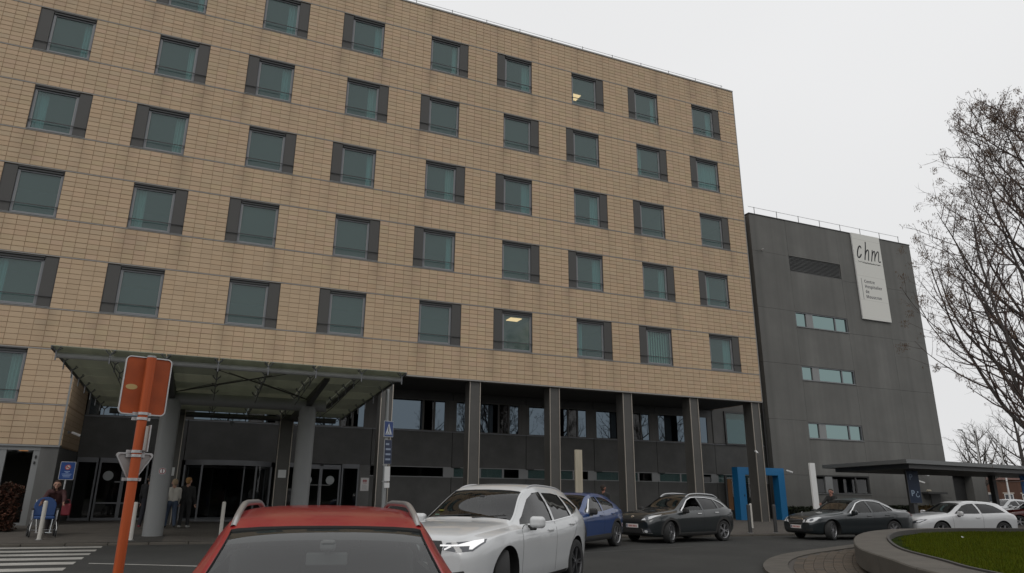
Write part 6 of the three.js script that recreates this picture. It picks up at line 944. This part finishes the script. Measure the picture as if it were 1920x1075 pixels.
// empty wheelchair pushed towards the camera
{
  const t = thing('wheelchair', 'empty wheelchair with rounded blue backrest and blue seat', 'wheelchair', [2.52, PAVE(4.6), 4.6], 0.25);
  const mB = mat(0.018, 0.055, 0.17, 0.7);
  obj('seat', rbx(0.5, 0.09, 0.48, 0, 0.52, 0, 0.035), mB, t);
  const bk = new THREE.Shape(); bk.moveTo(-0.24, 0); bk.lineTo(0.24, 0); bk.lineTo(0.26, 0.25); bk.absellipse(0, 0.25, 0.26, 0.24, 0, Math.PI); bk.lineTo(-0.24, 0);
  const bg = new THREE.ExtrudeGeometry(bk, { depth: 0.05, bevelEnabled: true, bevelSize: 0.02, bevelThickness: 0.02, bevelSegments: 3 }); bg.rotateX(-0.18); bg.translate(0, 0.58, -0.22); obj('backrest', bg, mB, t);
  for (const s of [-1, 1]) {
    obj('armrest', rbx(0.06, 0.05, 0.36, s * 0.31, 0.76, 0.0, 0.02), mBlack, t); obj('arm_frame', [bar([s * 0.31, 0.74, 0.14], [s * 0.30, 0.46, 0.16], 0.014), bar([s * 0.31, 0.74, -0.14], [s * 0.30, 0.3, -0.2], 0.014)], mSteel, t);
    const w = grp('wheel', t); w.position.set(s * 0.33, 0.17, -0.18); const ty = new THREE.TorusGeometry(0.15, 0.02, 8, 24); ty.rotateY(Math.PI / 2); obj('tyre', ty, mRubber, w); const sp = []; for (let i = 0; i < 6; i++) sp.push(bar([0, 0, 0], [0, 0.14 * Math.cos(i), 0.14 * Math.sin(i)], 0.008, 5)); obj('spokes', sp, mSteel, w);
    const cw = grp('caster', t); cw.position.set(s * 0.32, 0.09, 0.42); const ct = new THREE.TorusGeometry(0.07, 0.02, 8, 18); ct.rotateY(Math.PI / 2); obj('tyre', ct, mRubber, cw); obj('fork', bar([0, 0, 0], [0, 0.12, -0.03], 0.014), mSteel, cw);
    obj('leg_tube', tube([[s * 0.27, 0.46, 0.1], [s * 0.30, 0.40, 0.3], [s * 0.33, 0.2, 0.42]], 0.016, 14, 7), mSteel, t);
    obj('push_handle', tube([[s * 0.23, 0.9, -0.3], [s * 0.23, 1.0, -0.36], [s * 0.23, 1.0, -0.5]], 0.014, 12, 7), mSteel, t);
    obj('footrest', [rbx(0.15, 0.02, 0.2, s * 0.13, 0.13, 0.5, 0.008), bar([s * 0.16, 0.13, 0.46], [s * 0.2, 0.48, 0.26], 0.012)], s > 0 ? mat(0.45, 0.48, 0.5, 0.5) : mSteel, t);
  }
  obj('axle', bar([-0.33, 0.17, -0.18], [0.33, 0.17, -0.18], 0.014), mSteel, t);
  const bag = new THREE.Mesh(merge([rbx(0.24, 0.34, 0.14, 0, 0, 0, 0.04, 2), tube([[-0.08, 0.16, 0], [-0.05, 0.27, 0], [0.05, 0.27, 0], [0.08, 0.16, 0]], 0.01, 14, 6)]), mat(0.19, 0.018, 0.028, 0.6)); bag.name = 'shoulder_bag'; bag.position.set(2.98, 0.85, 4.2); tag(bag, 'red bag hanging at the right of the wheelchair', 'bag');
}
// ---------------------------------------------------------------- trees, hedges, background
class Limbs {                                // collects tapered branch tubes as raw triangles
  constructor() { this.P = []; this.N = []; this.I = []; }
  tube(pts, rs, n) {
    const base = this.P.length / 3, up = V(0.31, 0.2, 0.93).normalize();
    pts.forEach((p, k) => { const d = (pts[k + 1] || p).clone().sub(pts[k - 1] || p).normalize(), a = d.clone().cross(up).normalize(), b = d.clone().cross(a); for (let i = 0; i < n; i++) { const t = i / n * 6.28318, nx = a.x * Math.cos(t) + b.x * Math.sin(t), ny = a.y * Math.cos(t) + b.y * Math.sin(t), nz = a.z * Math.cos(t) + b.z * Math.sin(t); this.P.push(p.x + nx * rs[k], p.y + ny * rs[k], p.z + nz * rs[k]); this.N.push(nx, ny, nz); } });
    for (let k = 0; k < pts.length - 1; k++) for (let i = 0; i < n; i++) { const a = base + k * n + i, b = base + k * n + (i + 1) % n; this.I.push(a, b, a + n, b, b + n, a + n); }
  }
  geo() { const g = new THREE.BufferGeometry(); g.setAttribute('position', new THREE.Float32BufferAttribute(this.P, 3)); g.setAttribute('normal', new THREE.Float32BufferAttribute(this.N, 3)); g.setIndex(this.I); return g; }
}
function bareTree(o) {
  const r = mulberry(o.seed), R = (a, b) => a + (b - a) * r(); const t = thing(o.name || 'bare_tree', o.label, 'tree', o.pos, 0, o.group);
  const trunk = new Limbs(), twigs = new Limbs(), pods = []; const tips = [];
  const limb = (start, dir, len, rad, depth, coll, bend) => {
    const n = Math.max(3, Math.round(len / (depth === 0 ? 0.7 : 0.28))), pts = [start.clone()], rs = [rad]; const d = dir.clone();
    for (let i = 1; i <= n; i++) { d.x += R(-1, 1) * bend; d.z += R(-1, 1) * bend; d.y += R(-0.6, 1) * bend + (depth > 0 ? o.lift : 0); d.normalize(); pts.push(pts[i - 1].clone().addScaledVector(d, len / n)); rs.push(rad * (1 - 0.82 * i / n)); }
    coll.tube(pts, rs, depth === 0 ? 10 : depth === 1 ? 7 : depth === 2 ? 4 : 3); return { pts, rs, d };
  };
  const trunkL = limb(V(0, -0.2, 0), V(o.tilt || 0, 1, 0).normalize(), o.h, o.r, 0, trunk, 0.025);
  obj('trunk', trunk.geo(), o.bark, t);
  const grow = (parent, depth, L) => {
    const cnt = depth === 1 ? o.n1 : depth === 2 ? o.n2 : depth === 3 ? o.n3 : o.n4;
    for (let i = 0; i < cnt; i++) {
      const f = depth === 1 ? o.f0 + (0.97 - o.f0) * (i + r() * 0.6) / cnt : 0.12 + 0.88 * (i + r()) / cnt, k = Math.min(parent.pts.length - 2, Math.floor(f * (parent.pts.length - 1))), u = f * (parent.pts.length - 1) - k; const p = parent.pts[k].clone().lerp(parent.pts[k + 1], u), pd = parent.pts[k + 1].clone().sub(parent.pts[k]).normalize(); const rad = parent.rs[k] * (depth === 1 ? 0.5 : 0.58);
      const az = depth === 1 ? i * 2.4 + R(-0.4, 0.4) : R(0, 6.283), sp = depth === 1 ? R(0.75, 1.15) : R(0.55, 1.05); const a = pd.clone().cross(V(0.37, 0.11, 0.92)).normalize().applyAxisAngle(pd, az), dir = pd.clone().multiplyScalar(Math.cos(sp)).addScaledVector(a, Math.sin(sp)).normalize();
      const len = L * (depth === 1 ? (1 - (o.taper || 0.62) * (f - o.f0) / (1 - o.f0)) : 1 - 0.45 * f) * R(0.75, 1.15);
      if (depth === 1) { const c = new Limbs(), b = limb(p, dir, len, Math.max(0.03, rad), 1, c, 0.07); obj('limb', c.geo(), o.bark, t); grow(b, 2, len * 0.5); tips.push(b.pts[b.pts.length - 1]); }
      else { const b = limb(p, dir, len, Math.max(depth === 2 ? 0.015 : depth === 3 ? 0.008 : 0.005, rad), depth, twigs, 0.13); if (depth < o.depth) grow(b, depth + 1, len * 0.55); if (o.pods && depth >= 3 && r() < o.pods) pods.push([b.pts[b.pts.length - 1].clone(), depth]); }
    }
  };
  grow(trunkL, 1, o.L); const tw = obj('twigs', twigs.geo(), o.twig || o.bark, t); tw.userData.kind = 'stuff';
  if (pods.length) {                         // hanging bunches of dry winged seeds
    const P = [], I = [], N = []; const clump = (c, n, s) => { for (let i = 0; i < n; i++) { const b = P.length / 3, x = c.x + R(-s, s), y = c.y - R(0, s * 2.2), z = c.z + R(-s, s), a = R(0, 6.28), l = R(0.025, 0.05), w = R(0.006, 0.011), dx = Math.cos(a) * w, dz = Math.sin(a) * w, tx = R(-0.012, 0.012); P.push(x - dx, y, z - dz, x + dx, y, z + dz, x + tx + dx * 0.5, y - l, z + tx + dz * 0.5, x + tx - dx * 0.5, y - l, z + tx - dz * 0.5); I.push(b, b + 1, b + 2, b, b + 2, b + 3); } };
    for (const [c] of pods) clump(c, 3 + Math.floor(r() * 4), 0.03); let big = 0; for (const [c] of pods) if (r() < 0.17) clump(c, 60, R(0.08, 0.15));
    const g = new THREE.BufferGeometry(); g.setAttribute('position', new THREE.Float32BufferAttribute(P, 3)); g.setIndex(I); g.computeVertexNormals(); const s = obj('seed_clusters', g, mat(0.12, 0.08, 0.055, 0.95), t); s.userData.kind = 'stuff';
  }
  return t;
}
const mBark = mat(0.075, 0.065, 0.06, 0.95, { bumpMap: rep(tStreak, 3), bumpScale: 0.02 }), mTwig = mat(0.10, 0.072, 0.065, 0.95);
bareTree({ label: 'tall bare tree with dry seed bunches growing in the planter at right', pos: [28.1, 0.35, 17.7], tilt: 0.05, seed: 44, h: 13, r: 0.17, L: 7.6, taper: 0.8, f0: 0.08, n1: 46, n2: 10, n3: 5, n4: 2, depth: 4, lift: 0.075, bark: mBark, twig: mTwig, pods: 0.55 });
// bare trees far behind at right
bareTree({ label: 'bare rounded tree just right of the dark wing behind the walkway roof', pos: [75.3, 0, -16.1], seed: 31, h: 8, r: 0.28, L: 4.6, f0: 0.25, n1: 18, n2: 8, n3: 7, n4: 0, depth: 3, lift: 0.06, bark: mBark, twig: mat(0.13, 0.115, 0.10, 0.95), group: 'bare trees in the distance' });
bareTree({ label: 'bare tree with a broad crown at the right edge behind the walkway roof', pos: [71.2, 0, -9.6], seed: 47, h: 9.5, r: 0.25, L: 4.6, f0: 0.25, n1: 16, n2: 8, n3: 7, n4: 0, depth: 3, lift: 0.05, bark: mBark, twig: mat(0.13, 0.115, 0.10, 0.95), group: 'bare trees in the distance' });
// trees behind the camera, seen only as reflections; hedge added to darken door glass
{
  const src = bareTree({ label: 'bare tree across the forecourt mirrored in the strip windows', pos: [-4, 0, 62], seed: 71, h: 11, r: 0.25, L: 4.5, f0: 0.25, n1: 15, n2: 7, n3: 6, n4: 0, depth: 3, lift: 0.06, bark: mBark, twig: mTwig, group: 'trees across the forecourt' });
  [[22, 66, 1.4], [36, 60, 1.2], [52, 50, 1.25], [9, 70, 1.3], [66, 58, 1.35], [50, 27, 1.05], [58, 33, 1.15], [45, 36, 1.1]].forEach(([x, z, s], i) => { const c = src.clone(); c.name = numbered('bare_tree'); c.position.set(x, 0, z); c.rotation.y = i * 1.3; c.scale.setScalar(s); scene.add(c); });
}
function hedge(name, label, x0, x1, z0, z1, y0, y1, n, cols, leaf = 0.045, cat = 'hedge') {
  const t = thing(name, label, cat), r = mulberry(Math.round(x0 * 100 + z0 * 7)); const P = [], C = [], I = [];
  for (let i = 0; i < n; i++) {
    const u = r(), v = r(), w = r(); let x = x0 + (x1 - x0) * u, y = y0 + (y1 - y0) * v, z = z0 + (z1 - z0) * w; const f = r(); if (f < 0.45) z = z1 - (z1 - z0) * 0.18 * r(); else if (f < 0.75) y = y1 - (y1 - y0) * 0.12 * r(); const e = 0.06 * Math.sin(x * 9 + y * 7) + 0.04 * Math.sin(x * 23 - y * 11); y += e * (y - y0) / (y1 - y0); z += e;
    const a = r() * 6.28, b = (r() - 0.5) * 2, l = leaf * (0.7 + 0.6 * r()), dx = Math.cos(a) * l, dz = Math.sin(a) * l, dy = b * l, px = -Math.sin(a) * l * 0.5, pz = Math.cos(a) * l * 0.5, q = P.length / 3; P.push(x - dx, y - dy, z - dz, x + px, y + l * 0.2, z + pz, x + dx, y + dy, z + dz, x - px, y - l * 0.2, z - pz); I.push(q, q + 1, q + 2, q, q + 2, q + 3); const c = cols[Math.floor(r() * cols.length)], k = 0.75 + 0.5 * r(); for (let j = 0; j < 4; j++) C.push(c[0] * k, c[1] * k, c[2] * k);
  }
  const g = new THREE.BufferGeometry(); g.setAttribute('position', new THREE.Float32BufferAttribute(P, 3)); g.setAttribute('color', new THREE.Float32BufferAttribute(C, 3)); g.setIndex(I); g.computeVertexNormals(); const f = obj('foliage', g, mat(1, 1, 1, 0.9, { vertexColors: true }), t); f.userData.kind = 'stuff';
  const st = []; for (let i = 0; i < Math.max(3, (x1 - x0) * 3); i++) { const x = x0 + (x1 - x0) * r(), z = (z0 + z1) / 2 + (r() - 0.5) * (z1 - z0) * 0.5; st.push(bar([x, y0 - 0.1, z], [x + (r() - 0.5) * 0.2, y0 + (y1 - y0) * 0.85, z + (r() - 0.5) * 0.1], 0.018, 5, 0.006)); } obj('stems', st, mBark, t); obj('dark_core', rbx((x1 - x0) * 0.97 - 0.1, (y1 - y0) * 0.86, (z1 - z0) * 0.62, (x0 + x1) / 2, y0 + (y1 - y0) * 0.44, (z0 + z1) / 2, 0.08), mat(cols[cols.length - 1][0], cols[cols.length - 1][1], cols[cols.length - 1][2], 0.95), t); return t;  // the box is an added solid dark core filling the hedge behind its leaves
}
hedge('clipped_hedge', 'clipped reddish brown hedge at the bottom left corner of the photo', -3.5, 1.42, 2.0, 2.9, 0.2, 1.52, 42000, [[0.085, 0.03, 0.018], [0.12, 0.045, 0.025], [0.05, 0.024, 0.014], [0.03, 0.02, 0.012]]);
const gr = [[0.02, 0.03, 0.012], [0.03, 0.038, 0.016], [0.015, 0.02, 0.01]];
hedge('low_shrubs', 'low dark shrubs at the foot of the wing left of the white slab post', 37.9, 40.6, -3.4, -2.4, 0.15, 0.85, 4000, gr, 0.06, 'shrub');
hedge('low_shrubs', 'low dark shrubs at the foot of the wing by the parking sign', 45.6, 51.5, -3.4, -2.5, 0.15, 0.95, 9000, gr, 0.06, 'shrub');
hedge('added_hedge', 'tall dense evergreen hedge across the forecourt behind the camera', -45, 95, 74, 78, 0, 5.5, 26000, gr, 0.55);  // unseen hedge, added so that the door glass reflects something dark
hedge('round_shrub', 'pale straw coloured tuft beside the walkway post', 42.4, 43.2, 1.7, 2.4, 0.15, 1.0, 1800, [[0.32, 0.22, 0.10], [0.38, 0.28, 0.14]], 0.09, 'shrub');
// brick houses far right
{
  const house = (x, z, w, d, h, turn, label) => {
    const t = thing('brick_house', label, 'house', [x, 0, z], turn, 'brick houses in the distance'); obj('wall', uvBox(bx2(-w / 2, w / 2, 0, h, -d / 2, d / 2)), mat(0.13, 0.066, 0.046, 0.9, { map: rep(tStreak, 0.2) }), t);
    obj('roof', (() => { const g = extr([[-d / 2 - 0.4, h], [d / 2 + 0.4, h], [0, h + 2]], w + 0.6); g.rotateY(Math.PI / 2); g.translate(-w / 2 - 0.3, 0, 0); return g; })(), mat(0.10, 0.05, 0.04, 0.9), t);
    for (let j = 0; j < 1; j++) for (let i = 0; i < Math.floor(w / 2.6); i++) { const wn = grp('window', t); wn.position.set(-w / 2 + 1.4 + i * 2.6, 1.6 + j * 2.8, d / 2); obj('frame', bx(1.3, 1.5, 0.08), mWhite, wn); obj('pane', bx(1.1, 1.3, 0.05, 0, 0, 0.03), mLampDark, wn); obj('band', bx(1.7, 0.16, 0.06, 0, 0.9, 0), mat(0.5, 0.46, 0.4, 0.8), wn); }
  };
  house(146, -57.5, 20, 9, 4.8, -1.0, 'long brick house under the walkway roof at the right edge'); house(134, -68, 16, 9, 4.6, -1.0, 'brick house just right of the dark entry of the wing');
  for (const [x, z, l] of [[64.7, -9.1, 'left of two white flag poles behind the walkway posts'], [66.5, -8.4, 'right of two white flag poles behind the walkway posts']]) { const t = thing('flag_pole', l, 'pole', [x, 0, z], 0, 'white poles behind the walkway'); obj('pole', bar([0, 0, 0], [0, 6.5, 0], 0.07, 10, 0.045), mWhite, t); obj('finial', (() => { const g = new THREE.SphereGeometry(0.07, 12, 8); g.translate(0, 6.54, 0); return g; })(), mSteel, t); obj('base', cyl(0.16, 0.16, 0.12, 0, 0, 0, 14), mSteel, t); }
  const t = thing('street_lamp', 'slim street lamp beyond the right end of the dark wing', 'street lamp', [84.9, 0, -23.5]); obj('pole', bar([0, 0, 0], [0, 8.6, 0], 0.09, 10, 0.05), mSteel, t); obj('arm', bar([0, 8.5, 0], [-1.1, 8.75, 0.4], 0.04, 8), mSteel, t); obj('lamp_head', rbx(0.6, 0.12, 0.26, -1.3, 8.75, 0.45, 0.05), mGrey, t);
}
scene.traverse(o => { if (o.isMesh) { o.castShadow = true; o.receiveShadow = true; } });
renderer.render(scene, camera);
